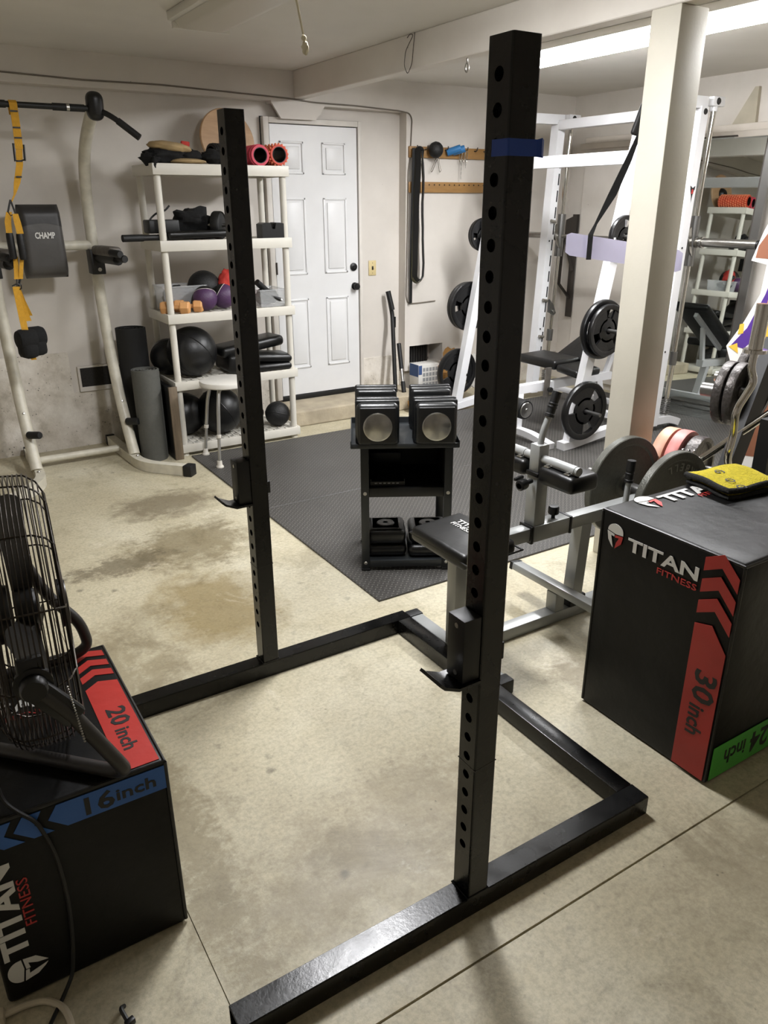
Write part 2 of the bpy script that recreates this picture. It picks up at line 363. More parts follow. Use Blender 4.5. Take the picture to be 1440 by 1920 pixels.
        s.bm.to_mesh(me); s.bm.free()
        me.materials.append(MT[m] if isinstance(m, str) else m)
        if angle:
            for p in me.polygons: p.use_smooth = True
            me.set_sharp_from_angle(angle=math.radians(angle))
        return ob
MAT = {}

def fillet(pts, rad, closed=False, seg=5):
    out = []; m = len(pts)
    for i, p in enumerate(pts):
        if not closed and i in (0, m-1): out.append(p); continue
        a, c = pts[(i-1) % m], pts[(i+1) % m]
        la, lc = (a-p).length, (c-p).length; k = min(rad, la*.49, lc*.49)
        p0, p2 = p+(a-p).normalized()*k, p+(c-p).normalized()*k
        for t in range(seg+1):
            t /= seg; out.append(p0*(1-t)**2+p*2*t*(1-t)+p2*t*t)
    return out

def tag(o, label, cat, group=None):
    o['label'] = label; o['category'] = cat
    if group: o['group'] = group
    return o
def thing(name, label, cat, loc=(0, 0, 0), rz=0., group=None):
    o = bpy.data.objects.new(name, None); o.empty_display_size = .1; C.objects.link(o)
    M = Matrix.Translation(loc) @ Matrix.Rotation(rz, 4, 'Z'); o.matrix_world = M; o.location = loc; o.rotation_euler = (0, 0, rz); MAT[o.name] = M
    return tag(o, label, cat, group)
def struct(o): o['kind'] = 'structure'; return o
def frame_at(loc, rz=0.): return Matrix.Translation(loc) @ Matrix.Rotation(rz, 4, 'Z')
def copy_thing(root, loc, rz, label, group=None):
    r = root.copy(); C.objects.link(r); r.location = loc; r.rotation_euler = (0, 0, rz); r['label'] = label
    if group: r['group'] = group
    for ch in list(root.children):
        c = ch.copy(); C.objects.link(c); c.parent = r
        for g in list(ch.children):
            d = g.copy(); C.objects.link(d); d.parent = c
    return r
def rotz(a): return Matrix.Rotation(a, 3, 'Z')
def roty(a): return Matrix.Rotation(a, 3, 'Y')
def rotx(a): return Matrix.Rotation(a, 3, 'X')
# ------------------------------------------------------------------ camera
def add_camera():
    cam = bpy.data.cameras.new('camera'); o = bpy.data.objects.new('camera', cam); C.objects.link(o)
    yaw, pitch, roll = .56065, .38454, -.00256
    f = V((math.sin(yaw)*math.cos(pitch), math.cos(yaw)*math.cos(pitch), -math.sin(pitch)))
    r0 = V((math.cos(yaw), -math.sin(yaw), 0)); u0 = r0.cross(f)
    r = r0*math.cos(roll)+u0*math.sin(roll); u = -r0*math.sin(roll)+u0*math.cos(roll)
    M = Matrix((r, u, -f)).transposed().to_4x4(); M.translation = (0, 0, 1.65)
    o.matrix_world = M
    cam.sensor_fit = 'VERTICAL'; cam.sensor_height = 36; cam.lens = 1430.82/1920*36; cam.clip_start = .02
    bpy.context.scene.camera = o
add_camera()
S = bpy.context.scene
S.view_settings.view_transform = 'Standard'; S.view_settings.look = 'None'; S.view_settings.gamma = 1; S.view_settings.use_curve_mapping = False
S.view_settings.exposure = EXPOSURE = 2.5
w = bpy.data.worlds.new('world'); S.world = w; w.use_nodes = True
w.node_tree.nodes['Background'].inputs[0].default_value = (.6, .58, .55, 1); w.node_tree.nodes['Background'].inputs[1].default_value = .02

# ------------------------------------------------------------------ room shell
YA, YB, XR, XL, YF, ZC = 5.646, 5.746, 5.60, -1.9, -2.6, 2.532
b = B()      # slabs with real control joints between them
g = .003
for x0, x1, y0, y1 in ((XL, .325-.0012, YF, .955-g), (.325+.0012, XR, YF, .955-g), (XL, .325-.0012, .955+g, YB), (.325+.0012, XR, .955+g, YB)):
    b.box(x0, x1, y0, y1, -.12, 0)
b.box(XL, XR, YF, YB, -.14, -.006)
struct(b.build('floor', 'floor', angle=0, origin=V((0, 0, 0))))
struct(B().box(XL-.1, XR+.1, YF-.1, YB+.2, ZC, ZC+.1).build('ceiling', 'ceil', angle=0))
b = B()      # back wall: niche plane, soffit, right hand plane with its vent opening
b.box(XL, .985, YB, YB+.1, .685, ZC); b.box(.985, 3.765, YB, YB+.1, .395, ZC)
b = b
struct(b.build('wall_back', 'wall', angle=0))
b = B()
b.box(XL, 2.60, YA, YB+.02, 2.335, ZC); b.box(2.60, 3.765, YA, YB+.02, 2.318, ZC)
b.box(3.765, 3.815, YA, YB+.1, .26, ZC); b.box(3.815, 4.175, YA, YB+.1, .475, ZC); b.box(3.815, 4.175, YA, YB+.1, .26, .312); b.box(4.175, XR, YA, YB+.1, .26, ZC)
b.box(3.815, 4.175, YB+.1, YB+.14, .28, .5)
struct(b.build('wall_back_panel', 'wall', angle=0))
b = B()
b.box(XL, .985, YB-.012, YB+.1, 0, .685); b.box(.985, 1.046, YB-.01, YB+.1, 0, .395); b.box(1.046, 3.765, YB-.01, YB+.1, 0, .395)
b.box(3.765, XR, YA+.05, YB+.1, 0, .25)
sw = b.build('baseboard_back', 'stem', angle=0); struct(sw)
struct(B().box(XR, XR+.1, YF, YB+.1, 0, ZC).build('wall_right', 'wallr', angle=0))
struct(B().box(XL-.1, XL, YF, YB+.1, 0, ZC).build('wall_left', 'wall', angle=0))
struct(B().box(XL-.1, XR+.1, YF-.1, YF, 0, ZC).build('wall_front', 'wall', angle=0))
struct(B().box(2.78, 2.87, YF, YA, 2.355, ZC, .004, 1).build('trim_1', 'beam', angle=0))
struct(B().box(2.78, 2.945, 2.285, 2.43, 0, 2.355, .006, 2).build('trim_2', 'post', angle=30))
# gusset board above the door
gb = B().prism([(2.605, 2.318), (2.672, 2.222), (2.955, 2.222), (3.035, 2.318)], (0, YA+.02, 0), (1, 0, 0), (0, 0, 1), .02).build('trim_3', 'wall', angle=0); struct(gb)
st = B().box(2.53, 3.76, 5.335, YB, 0, .125, .012, 2).build('trim_4', 'step', angle=0); struct(st)

# door with frame, panels, knob and deadbolt
d = B().box(2.60, 3.335, YB-.042, YB-.004, .17, 2.19).build('door_1', 'door', angle=0); struct(d)
for (x0, x1, z0, z1) in ((2.67, 2.87, 1.855, 2.08), (3.025, 3.232, 1.855, 2.08), (2.67, 2.87, 1.125, 1.69), (3.025, 3.235, 1.125, 1.69), (2.68, 2.87, .385, .94), (3.028, 3.238, .385, .94)):
    b = B()
    for (a0, a1, c0, c1) in ((x0, x1, z0, z0+.016), (x0, x1, z1-.016, z1), (x0, x0+.016, z0, z1), (x1-.016, x1, z0, z1)): b.box(a0, a1, YB-.050, YB-.040, c0, c1, .004)
    b.box(x0+.035, x1-.035, YB-.049, YB-.040, z0+.035, z1-.035, .006)
    b.build('door_panel', 'door', d)
b = B()
b.box(2.548, 2.592, YB-.055, YB-.002, .14, 2.235, .004); b.box(3.343, 3.372, YB-.055, YB-.002, .14, 2.235, .004); b.box(2.5921, 3.3429, YB-.055, YB-.002, 2.196, 2.235, .004)
b.build('door_frame', 'frame', d)
B().box(2.5425, 3.3765, YB-.0035, YB-.0005, .14, 2.2405).build('frame_gap', 'hole', d, 0)
B().box(2.593, 3.342, YB-.05, YB-.004, .126, .166, .003).build('threshold', 'black_rubber', d)
k = B().lathe([(0, .06), (.02, .058), (.028, .046), (.026, .034), (.013, .028), (.012, .010), (.030, .008), (.030, 0)], (3.298, YB-.042, 1.012), (0, -1, 0), 24).build('door_knob', 'black_plastic', d)
B().lathe([(0, .022), (.012, .022), (.014, .016), (.030, .012), (.032, 0)], (3.290, YB-.042, 1.165), (0, -1, 0), 24).build('deadbolt', 'black_plastic', d)
for z in (.45, 1.18, 1.98): B().cyl((2.596, YB-.058, z-.045), (2.596, YB-.058, z+.045), .007, 10).build('hinge', 'dark_steel', d)

# wall fittings
t = thing('light_switch', 'beige light switch plate on the white wall right of the door', 'switch', (3.495, YB, 1.145))
B().box(3.459, 3.531, YB-.008, YB, 1.085, 1.205, .003).build('cover_plate', 'beige', t)
B().box(3.488, 3.502, YB-.013, YB-.008, 1.130, 1.160, .002).build('toggle', 'black_plastic', t)
for z in (1.105, 1.185): B().cyl((3.495, YB-.0095, z), (3.495, YB-.008, z), .003, 8).build('screw', 'dark_steel', t)
t = thing('wall_vent', 'black mesh crawl-space vent low on the wall beside the pull-up tower', 'vent', (1.25, YB, .43))
B().box(1.046, 1.46, YB-.022, YB-.004, .433, .567).build('mesh_screen', 'vent_dark', t, 0)
b = B()
for (x0, x1, z0, z1) in ((1.03, 1.475, .567, .58), (1.03, 1.475, .40, .433), (1.03, 1.046, .433, .567), (1.46, 1.475, .433, .567)): b.box(x0, x1, YB-.026, YB-.002, z0, z1, .002)
b.build('vent_frame', 'wall', t, 0)
t = thing('wall_vent', 'black vent recessed low in the wall below the hanging resistance bands', 'vent', (3.99, YB+.05, .312))
B().box(3.8155, 4.06, YA+.07, YA+.085, .313, .474).build('mesh_screen', 'vent_dark', t, 0)
b = B()
for i in range(9): b.box(3.816+.027*i, 3.822+.027*i, YA+.06, YA+.07, .313, .474)
b.build('grille', 'black_flat', t, 0)
cab = B().tube([(XL+.05, YA-.006, 2.40), (0, YA-.006, 2.394), (.84, YA-.006, 2.386), (1.3, YA-.006, 2.374), (1.81, YA-.006, 2.379), (2.3, YA-.006, 2.366), (2.75, YA-.006, 2.352), (2.95, YA-.006, 2.338), (3.3, YA-.006, 2.336), (3.70, YA-.006, 2.322), (3.79, YA-.006, 2.31),
     (3.815, YA-.006, 2.27), (3.80, YA-.006, 2.0), (3.782, YA-.006, 1.9), (3.778, YA-.006, 1.4), (3.772, YA-.006, .90), (3.79, YA-.006, .845), (3.87, YA-.006, .842), (4.08, YA-.006, .85)], .005, 6, smooth=.04).build('wall_cable', 'cable')
tag(cab, 'thin painted cable running along the soffit and down the wall right of the door', 'cable')

# right wall ledge, wedge and floor-level pieces
b = B(); b.box(XR-.09, XR, 1.2, 5.46, 2.09, 2.135, .004); b.box(XR-.05, XR, 1.2, 5.44, 2.135, 2.185, .004)
struct(b.build('trim_5', 'opener', angle=0))
struct(B().prism([(3.99, 2.187), (3.80, 2.187), (3.815, 2.42), (3.845, 2.42)], (XR-.03, 0, 0), (0, 1, 0), (0, 0, 1), .03).build('trim_6', 'plank_paint', angle=0))
struct(B().box(XR-.03, XR, 4.72, 5.44, .06, 2.09, .003).build('trim_7', 'wallr', angle=0))

# ------------------------------------------------------------------ lights
def batten(name, label, x0, x1, y0, y1, z0, lit, group):
    t = thing(name, label, 'ceiling light', ((x0+x1)/2, (y0+y1)/2, ZC), 0)
    B().box(x0-.03, x1+.03, y0, y1, ZC-.040, ZC-.001, .004).build('housing', 'fixture', t)
    w_ = x1-x0
    prof = [(x0, ZC-.041), (x0+.004, z0+.028), (x0+.03, z0+.004), (x0+.06, z0), (x1-.06, z0), (x1-.03, z0+.004), (x1-.004, z0+.028), (x1, ZC-.041)]
    b = B(); b.prism(prof, (0, y1-.012, 0), (1, 0, 0), (0, 0, 1), y1-y0-.024)
    b.build('diffuser', lit if isinstance(lit, str) else ('lamp' if lit else 'lens_off'), t, 40)
    for y in (y0, y1):
        B().box(x0-.006, x1+.006, y-.012, y+.012, z0-.002, ZC-.041, .003).build('end_cap', 'fixture', t)
    return t
batten('ceiling_light', 'unlit ceiling light with a grey lens left of the ceiling beam', 1.475, 1.765, 3.00, 4.31, 2.462, False, None)
batten('ceiling_light', 'lit fluorescent tube light right of the ceiling beam, behind the white post', 3.62, 3.89, 1.95, 4.40, 2.452, True, None)
batten('ceiling_light', 'lit ceiling light out of the frame, nearer than the unlit one left of the beam', 1.42, 1.71, 2.30, 2.90, 2.462, 'lamp2', None)
# ------------------------------------------------------------------ squat rack
def holed_face(b, o, u, v, w, length, holes, r, depth, n=14):
    """flat strip with round holes; u across, v along; every hole gets a bore going inwards"""
    o, u, v = V(o), V(u).normalized(), V(v).normalized(); nn = u.cross(v)
    P = lambda x, y, h=0.: b.bm.verts.new(o+u*x+v*y-nn*h)
    y0 = 0.
    for i, c in enumerate(holes):
        half = min(.02, (holes[1]-holes[0])*.48); a, e = c-half, c+half
        q = [P(-w/2, y0), P(w/2, y0), P(w/2, a), P(-w/2, a)]; b.bm.faces.new(q)
        ring = []; outer = []; inn = []
        for k in range(n):
            t = 2*PI*k/n; cx, cy = math.cos(t), math.sin(t)
            s = min((w/2)/max(abs(cx), 1e-6), half/max(abs(cy), 1e-6))
            ring.append(P(r*cx, c+r*cy)); inn.append(P(r*cx, c+r*cy, depth)); outer.append((cx*s, c+cy*s))
        corners = [math.atan2(half, w/2), PI-math.atan2(half, w/2), PI+math.atan2(half, w/2), 2*PI-math.atan2(half, w/2)]
        cpos = [(w/2, e), (-w/2, e), (-w/2, a), (w/2, a)]
        ov = [P(*p) for p in outer]; cv = [P(*p) for p in cpos]
        for k in range(n):
            t0, t1 = 2*PI*k/n, 2*PI*(k+1)/n; f = [ring[k], ov[k]]
            for ang, cvx in zip(corners, cv):
                if t0 < ang-1e-6 and ang+1e-6 < t1: f.append(cvx)
            f += [ov[(k+1) % n], ring[(k+1) % n]]; b.bm.faces.new(f)
            b.bm.faces.new((ring[k], ring[(k+1) % n], inn[(k+1) % n], inn[k]))
        b.bm.faces.new(inn); y0 = e
    b.bm.faces.new([P(-w/2, y0), P(w/2, y0), P(w/2, length), P(-w/2, length)])

rack = thing('squat_rack', 'black steel squat rack with two drilled uprights on a U-shaped floor base', 'squat rack', (1.2, 1.7, 0))
RX0, RX1 = .31, 1.566
for (ya, yb) in ((1.062, 1.124), (2.288, 2.350)):
    b = B(); t_ = .004
    b.box(RX0, RX1, ya, yb, .058, .062, .0015, 1); b.box(RX0, RX1, ya, yb, 0, .004); b.box(RX0, RX1, ya, ya+t_, .004, .058); b.box(RX0, RX1, yb-t_, yb, .004, .058)
    b.box(RX1-t_, RX1, ya+t_, yb-t_, .004, .058)
    b.build('base_rail', 'black_paint', rack, 0)
B().box(1.504, 1.565, 1.1241, 2.2879, 0, .061, .003, 2).build('cross_rail', 'black_paint', rack)
holes = [.216+.0525*i-.062 for i in range(32)]
ux0, ux1, uz0, uz1 = .908, .969, .062, 1.90
for (ya, yb) in ((1.062, 1.124), (2.288, 2.350)):
    b = B(); ym = (ya+yb)/2; e = .004
    holed_face(b, (ux0, ym, uz0), (0, -1, 0), (0, 0, 1), yb-ya-2*e, uz1-uz0, holes, .0115, .012)
    holed_face(b, (ux1, ym, uz0), (0, 1, 0), (0, 0, 1), yb-ya-2*e, uz1-uz0, holes, .0115, .012)
    for (y, s) in ((ya, 1), (yb, -1)):
        # side face with softened edges
        f = [(ux0, y+e*s), (ux0+.0012, y+.0012*s), (ux0+e, y), (ux1-e, y), (ux1-.0012, y+.0012*s), (ux1, y+e*s)]
        for p, q in zip(f, f[1:]): b._add([(p[0], p[1], uz0), (q[0], q[1], uz0), (q[0], q[1], uz1), (p[0], p[1], uz1)], [(0, 1, 2, 3)])
    b._add([(ux0, ya+e, uz1), (ux0+e, ya, uz1), (ux1-e, ya, uz1), (ux1, ya+e, uz1), (ux1, yb-e, uz1), (ux1-e, yb, uz1), (ux0+e, yb, uz1), (ux0, yb-e, uz1)], [tuple(range(8))])
    up_ = b.build('upright', 'black_paint', rack, 20)
    b = B()   # weld bead round the foot and the splice seam
    b.tube([(ux0-.002, ya-.001, .064), (ux1+.002, ya-.001, .064), (ux1+.002, yb+.001, .064), (ux0-.002, yb+.001, .064)], .003, 6, closed=True)
    b.tube([(ux0, ya, .455), (ux1, ya, .462), (ux1, yb, .458), (ux0, yb, .455)], .0012, 5, closed=True)
    b.build('weld', 'black_paint', up_)
    # bar hook bolted to the upright
    hz = .705
    h_ = B()
    h_.box(.862, .9075, ya+.002, yb-.004, hz, hz+.150, .002);
    plate = h_.build('bar_hook', 'black_flat', rack)
    b = B(); b.tube([(.9075, ym, hz-.005), (.850, ym, hz-.005), (.812, ym, hz+.012), (.800, ym, hz+.024)], .01, sq=(yb-ya+.012, .007), up=(0, 0, 1))
    b.build('hook_shelf', 'black_paint', plate)
    for z in (hz+.018, hz+.132): B().cyl((.8605, ym-.004, z), (.862, ym-.004, z), .006, 12).build('screw', 'galv', plate)
    B().cyl((.838, ym, hz-.0018), (.838, ym, hz-.0005), .006, 12).build('screw', 'galv', plate)
    b = B(); b.box(ux1, ux1+.012, ym-.022, ym+.022, hz+.02, hz+.062, .002); b.cyl((ux1+.012, ym, hz+.045), (ux1+.016, ym, hz+.045), .012, 12)
    b.build('hook_pin', 'black_flat', plate)
# blue tape round the near upright with a torn flap
tp = thing('tape_strip', 'blue tape wrapped round the top of the near rack upright', 'tape', (.94, 1.06, 1.735))
b = B(); q = .0008
b.box(ux0+.002, ux1+.0015, 1.062-.0012, 1.062-.0004, 1.722, 1.748); b.box(ux0-.0012, ux0-.0004, 1.0625, 1.102, 1.722, 1.748); b.box(ux0-.001, ux0+.003, 1.0612, 1.064, 1.722, 1.748)
b.build('band', 'tape', tp, 0)
b = B(); ring = []
pts = [(ux1+.0012, 1.0605), (ux1+.010, 1.0575), (ux1+.017, 1.061), (ux1+.013, 1.070), (ux1+.0015, 1.075)]
for i, (x, y) in enumerate(pts):
    ring.append([b.bm.verts.new((x, y, 1.722+.002*math.sin(i*2.1))), b.bm.verts.new((x, y, 1.748+.0025*math.sin(i*1.7)))])
for p, r_ in zip(ring, ring[1:]): b.bm.faces.new((p[0], r_[0], r_[1], p[1]))
b.build('flap', 'tape', tp)

# ------------------------------------------------------------------ plyo boxes
def helmet(b1, b2, o, u, v, s, th):
    """round helmet mark: white dome with cheek guard (b1) and red half visor (b2)"""
    dome = [(math.cos(a)*.5, .28+math.sin(a)*.42) for a in [PI*i/14 for i in range(15)]]
    b1.prism([(x*s, y*s) for x, y in [(-.5, .26)]+dome[::-1][1:-1]+[(.5, .20), (.05, .16)]], o, u, v, th)
    b1.prism([(x*s, y*s) for x, y in [(-.52, .20), (-.05, .12), (-.05, .0), (-.26, .02), (-.08, -.62), (-.20, -.52), (-.42, -.25)]], o, u, v, th)
    b2.prism([(x*s, y*s) for x, y in [(.0, .10), (.50, .14), (.42, -.28), (.04, -.64), (.10, -.30), (.26, .0), (.0, -.04)]], o, u, v, th)
def band(b, o, u, v, length, w, tip, tail, chev):
    """arrow band of width w: v is along; chevrons at the far end"""
    b.prism([(0, 0), (w, 0), (w, tail), (w/2, tail+tip), (0, tail)], o, u, v, .0012)
    y = tail+.028
    for k in range(chev):
        b.prism([(0, y), (w/2, y+tip), (w, y), (w, y+.045), (w/2, y+tip+.045), (0, y+.045)], o, u, v, .0012); y += .045+.028

X0, X1, Y0, Y1, ZT = 1.808, 2.418, 1.046, 1.556, .742
bx = thing('plyo_box', 'tall black foam plyo box with a yellow towel on top, right of the rack', 'plyo box', ((X0+X1)/2, (Y0+Y1)/2, 0))
b = B(); b.box(X0, X1, Y0, Y1, 0, ZT, .012, 3)
for p in b.bm.verts:   # soft upholstery: slight bulge and wrinkles
    pass
bmesh.ops.subdivide_edges(b.bm, edges=[e for e in b.bm.edges if e.calc_length() > .2], cuts=7, use_grid_fill=True)
b.displace(lambda c: c+V((0, 0, .004*noise.noise(c*7))) if c.z > ZT-.002 else c+V((.0025*noise.noise(c*6) if abs(c.x-X0) < .002 else 0, 0, 0)))
b.build('body', 'box_vinyl', bx, 50)
b = B()
for z in (ZT-.007,): b.tube([(X0+.004, Y0+.004, z), (X1-.004, Y0+.004, z), (X1-.004, Y1-.004, z), (X0+.004, Y1-.004, z)], .0055, 8, closed=True)
for (x, y) in ((X0+.003, Y0+.003), (X0+.003, Y1-.003)): b.tube([(x, y, .01), (x, y, ZT-.01)], .005, 8)
b.build('piping', 'black_vinyl', bx)
e = .0035
b = B()   # face towards the rack: u runs to the right (towards -y), v up
U, W_ = V((0, -1, 0)), V((0, 0, 1))
wb = .112
def skew(bb, o): return bb
b.prism([(0, 0), (wb, 0), (wb, .445), (wb*.5, .515), (0, .500)], (X0-e, Y0+wb+.008, .012), U, W_, .0012)
for k in range(3):
    y = .545+.068*k-.012
    b.prism([(0, y), (wb*.5, y+.028), (wb, y-.028), (wb, y+.016), (wb*.5, y+.070), (0, y+.042)], (X0-e, Y0+wb+.008, .012), U, W_, .0012)
b.build('band', 'dkred_vinyl', bx, 0)
B().text('30', (X0-e-.0015, Y0+.088, .378), (0, 0, -1), (0, -1, 0), .100, .0006, .022, fit=.105).build('lettering', 'black_print', bx, 0)
B().text('inch', (X0-e-.0015, Y0+.090, .255), (0, 0, -1), (0, -1, 0), .074, .0006, .02, fit=.105).build('lettering', 'black_print', bx, 0)
b1, b2 = B(), B(); helmet(b1, b2, (X0-e, 1.490, .664), U, W_, .062, .0012)
b1.build('logo', 'white_print', bx, 0); b2.build('logo_visor', 'red_print', bx, 0)
B().text('TITAN', (X0-e, 1.437, .640), U, W_, .058, .0012, .026, fit=.258).build('lettering', 'white_print', bx, 0)
B().text('FITNESS', (X0-e, 1.322, .608), U, W_, .028, .0012, .005, fit=.140).build('lettering', 'red_print', bx, 0)
# top face logo, facing away from the rack
Ut, Vt = V((1, 0, 0)), V((0, 1, 0))
b1, b2 = B(), B(); helmet(b1, b2, (1.965, 1.500, ZT+.003), Ut, Vt, .075, .0012)
b1.build('logo', 'white_print', bx, 0); b2.build('logo_visor', 'red_print', bx, 0)
B().text('TITAN', (2.02, 1.468, ZT+.003), Ut, Vt, .075, .0012, .035, fit=.29).build('lettering', 'white_print', bx, 0)
B().text('FITNESS', (2.15, 1.440, ZT+.003), Ut, Vt, .032, .0012, 0., 1.2).build('lettering', 'red_print', bx, 0)
# green band along the bottom of the near face, reading upside down
b = B(); b.prism([(0, 0), (.36, 0), (.41, .06), (.36, .12), (0, .12)], (X0+.012, Y0-.0025, .012), (1, 0, 0), (0, 0, 1), .0012)
b.build('band', 'green_vinyl', bx, 0)
B().text('24', (X0+.300, Y0-.0037, .108), (-1, 0, 0), (0, 0, -1), .104, .0006, .022, fit=.095).build('lettering', 'black_print', bx, 0)
B().text('inch', (X0+.180, Y0-.0037, .100), (-1, 0, 0), (0, 0, -1), .078, .0006, .02, fit=.105).build('lettering', 'black_print', bx, 0)

lx0, lx1, ly0, ly1, lz = -.09, .317, 1.425, 2.0, .495
lb = thing('plyo_box', 'low black foam plyo box with a blue band, under the floor fan', 'plyo box', ((lx0+lx1)/2, (ly0+ly1)/2, 0))
b = B(); b.box(lx0, lx1, ly0, ly1, 0, lz, .012, 3)
bmesh.ops.subdivide_edges(b.bm, edges=[e_ for e_ in b.bm.edges if e_.calc_length() > .2], cuts=5, use_grid_fill=True)
b.build('body', 'box_vinyl', lb, 50)
b = B(); z = lz-.005
b.tube([(lx0+.004, ly0+.004, z), (lx1-.004, ly0+.004, z), (lx1-.004, ly1-.004, z), (lx0+.004, ly1-.004, z)], .006, 8, closed=True)
b.tube([(lx1-.003, ly0+.003, .01), (lx1-.003, ly0+.003, z)], .005, 8); b.build('piping', 'black_vinyl', lb)
b = B(); w2 = .082; o = (lx1-w2-.012, ly0+.012, lz+.0004)
b.prism([(0, 0), (w2, 0), (w2, .365), (w2*.45, .382), (0, .355)], o, (1, 0, 0), (0, 1, 0), .0012)
for k in range(3):
    y = .388+.052*k
    b.prism([(0, y), (w2*.45, y+.027), (w2, y+.010), (w2, y+.040), (w2*.45, y+.058), (0, y+.030)], o, (1, 0, 0), (0, 1, 0), .0012)
b.build('band', 'red_vinyl', lb, 0)
B().text('20', (lx1-w2+.012, ly0+.258, lz+.0018), (0, -1, 0), (1, 0, 0), .062, .0006, .022, fit=.075).build('lettering', 'black_print', lb, 0)
B().text('inch', (lx1-w2+.012, ly0+.168, lz+.0018), (0, -1, 0), (1, 0, 0), .048, .0006, .02, fit=.085).build('lettering', 'black_print', lb, 0)
b = B(); o = (lx0, ly0-.0006, lz-.072)
hb = .062
b.prism([(.4, 0), (.4, hb), (.172, hb), (.152, hb/2), (.187, 0)], o, (1, 0, 0), (0, 0, 1), .0012)
for k in range(2):
    x = .160-.058*k
    b.prism([(x, 0), (x-.035, hb/2), (x-.018, hb), (x-.055, hb), (x-.075, hb/2), (x-.040, 0)], o, (1, 0, 0), (0, 0, 1), .0012)
b.build('band', 'blue_vinyl', lb, 0)
B().text('16', (lx0+.212, ly0-.002, lz-.063), (1, 0, 0), (0, 0, 1), .062, .0006, .022, fit=.062).build('lettering', 'black_print', lb, 0)
B().text('inch', (lx0+.290, ly0-.002, lz-.056), (1, 0, 0), (0, 0, 1), .042, .0006, .02, fit=.086).build('lettering', 'black_print', lb, 0)
b1, b2 = B(), B(); helmet(b1, b2, (-.035, ly0-.0006, .085), (0, 0, 1), (-1, 0, 0), .062, .0012)
b1.build('logo', 'white_print', lb, 0); b2.build('logo_visor', 'white_print', lb, 0)
B().text('TITAN', (-.028, ly0-.0006, .128), (0, 0, 1), (-1, 0, 0), .070, .0012, .035, fit=.26).build('lettering', 'white_print', lb, 0)
B().text('FITNESS', (.000, ly0-.0006, .200), (0, 0, 1), (-1, 0, 0), .032, .0012, .004, 1.2).build('lettering', 'red_print', lb, 0)

B().text('TITAN', (-.065, 1.795, lz+.0006), (1, 0, 0), (0, 1, 0), .062, .0012, .026, fit=.23).build('lettering', 'white_print', lb, 0)
B().text('FITNESS', (.03, 1.760, lz+.0006), (1, 0, 0), (0, 1, 0), .028, .0012, .005, fit=.125).build('lettering', 'red_print', lb, 0)

# ------------------------------------------------------------------ floor fan on the low box
fan = thing('floor_fan', 'black wire-cage floor fan standing on the low plyo box', 'fan', (.13, 1.68, lz))
fc, FR = V((.118, 1.69, lz+.318)), .300
tilt = math.radians(0); ax = V((math.cos(-.11), math.sin(-.11), .0)).normalized()
side = V((0, 0, 1)).cross(ax).normalized(); upv = ax.cross(side)
def fp(r, a, h): return fc+ax*h+(side*math.cos(a)+upv*math.sin(a))*r
b = B(); D = .078
for h in [-.078+.0092*i for i in range(18)]:
    rr_ = FR-.045*max(0, (abs(h)-.038)/.04)**2
    b.tube([fp(rr_, 2*PI*i/56, h) for i in range(56)], .0016, 5, closed=True)
for sgn in (-1, 1):
    for k in range(13):
        r = .055+.0165*k; h = sgn*(D+.006*math.cos(k/10*PI/2))
        b.tube([fp(r, 2*PI*i/44, h) for i in range(44)], .0015, 5, closed=True)
cage = b.build('cage', 'amber', fan)
b = B()
for i in range(12):
    a = 2*PI*i/12+.1
    b.tube([fp(.05, a, D+.005), fp(FR-.050, a, D+.002), fp(FR-.020, a, D-.012), fp(FR-.003, a, D-.035), fp(FR+.001, a, 0), fp(FR-.003, a, -D+.035), fp(FR-.020, a, -D+.012), fp(FR-.050, a, -D-.002), fp(.05, a, -D-.005)], .0022, 5)
b.build('cage_rib', 'amber', cage)
b = B(); b.lathe([(0, D+.012), (.05, D+.010), (.055, D), (.055, D-.01)], fc, ax, 28); b.build('badge', 'black_plastic', cage)
b = B()
for i in range(3):
    a0 = 2*PI*i/3+1.2
    rows = []
    for j in range(9):
        r = .045+.215*j/8; wd = .30+.42*math.sin(min(1, j/6)*PI/2)*(1 if j < 8 else .75)
        row = []
        for k in range(6):
            s_ = (k/5-.5); a = a0+wd*s_*1.3; row.append(b.bm.verts.new(fp(r, a, .035*s_*2*(.6+.4*j/8))))
        rows.append(row)
    for p, q in zip(rows, rows[1:]):
        for k in range(5): b.bm.faces.new((p[k], p[k+1], q[k+1], q[k]))
ret = bmesh.ops.solidify(b.bm, geom=b.bm.faces[:], thickness=.002)
b.build('blade', 'fan_blade', fan)
b = B(); b.lathe([(0, .03), (.04, .028), (.048, .02), (.048, -.02)], fc, ax, 24); b.lathe([(.0, -.03), (.062, -.03), (.066, -.045), (.066, -.15), (.055, -.165), (0, -.168)], fc, ax, 28)
b.build('motor', 'black_plastic', fan)
# tubular stand: two legs from the pivots, feet joined along the floor
zf = lz+.0175
pn, pf = fc-side*.312+upv*(-.01), fc+side*.312
if pn.y > pf.y: pn, pf = pf, pn
b = B()
b.tube([pn, (.135, 1.378, .73), (.212, 1.392, zf+.050), (.226, 1.402, zf+.014), (.205, 1.432, zf), (.005, 1.642, zf), (-.08, 1.73, zf)], .0155, 12, smooth=.04)
b.build('stand', 'fan_tube', fan)
b = B()
b.tube([pf, (.19, 1.985, .70), (.262, 1.965, .60), (.272, 1.958, .53), (.235, 1.955, zf), (.05, 1.955, zf), (-.08, 1.93, zf)], .0145, 12, smooth=.05)
b.build('stand', 'fan_tube', fan)
b = B(); dv = (pn-fc).normalized()
b.lathe([(0, .018), (.022, .018), (.026, .012), (.026, -.006), (.036, -.008), (.036, -.02), (0, -.02)], pn, dv, 20); b.obox(pn+V((.03, .0, -.045)), (.05, .022, .12), roty(-.6), .008)
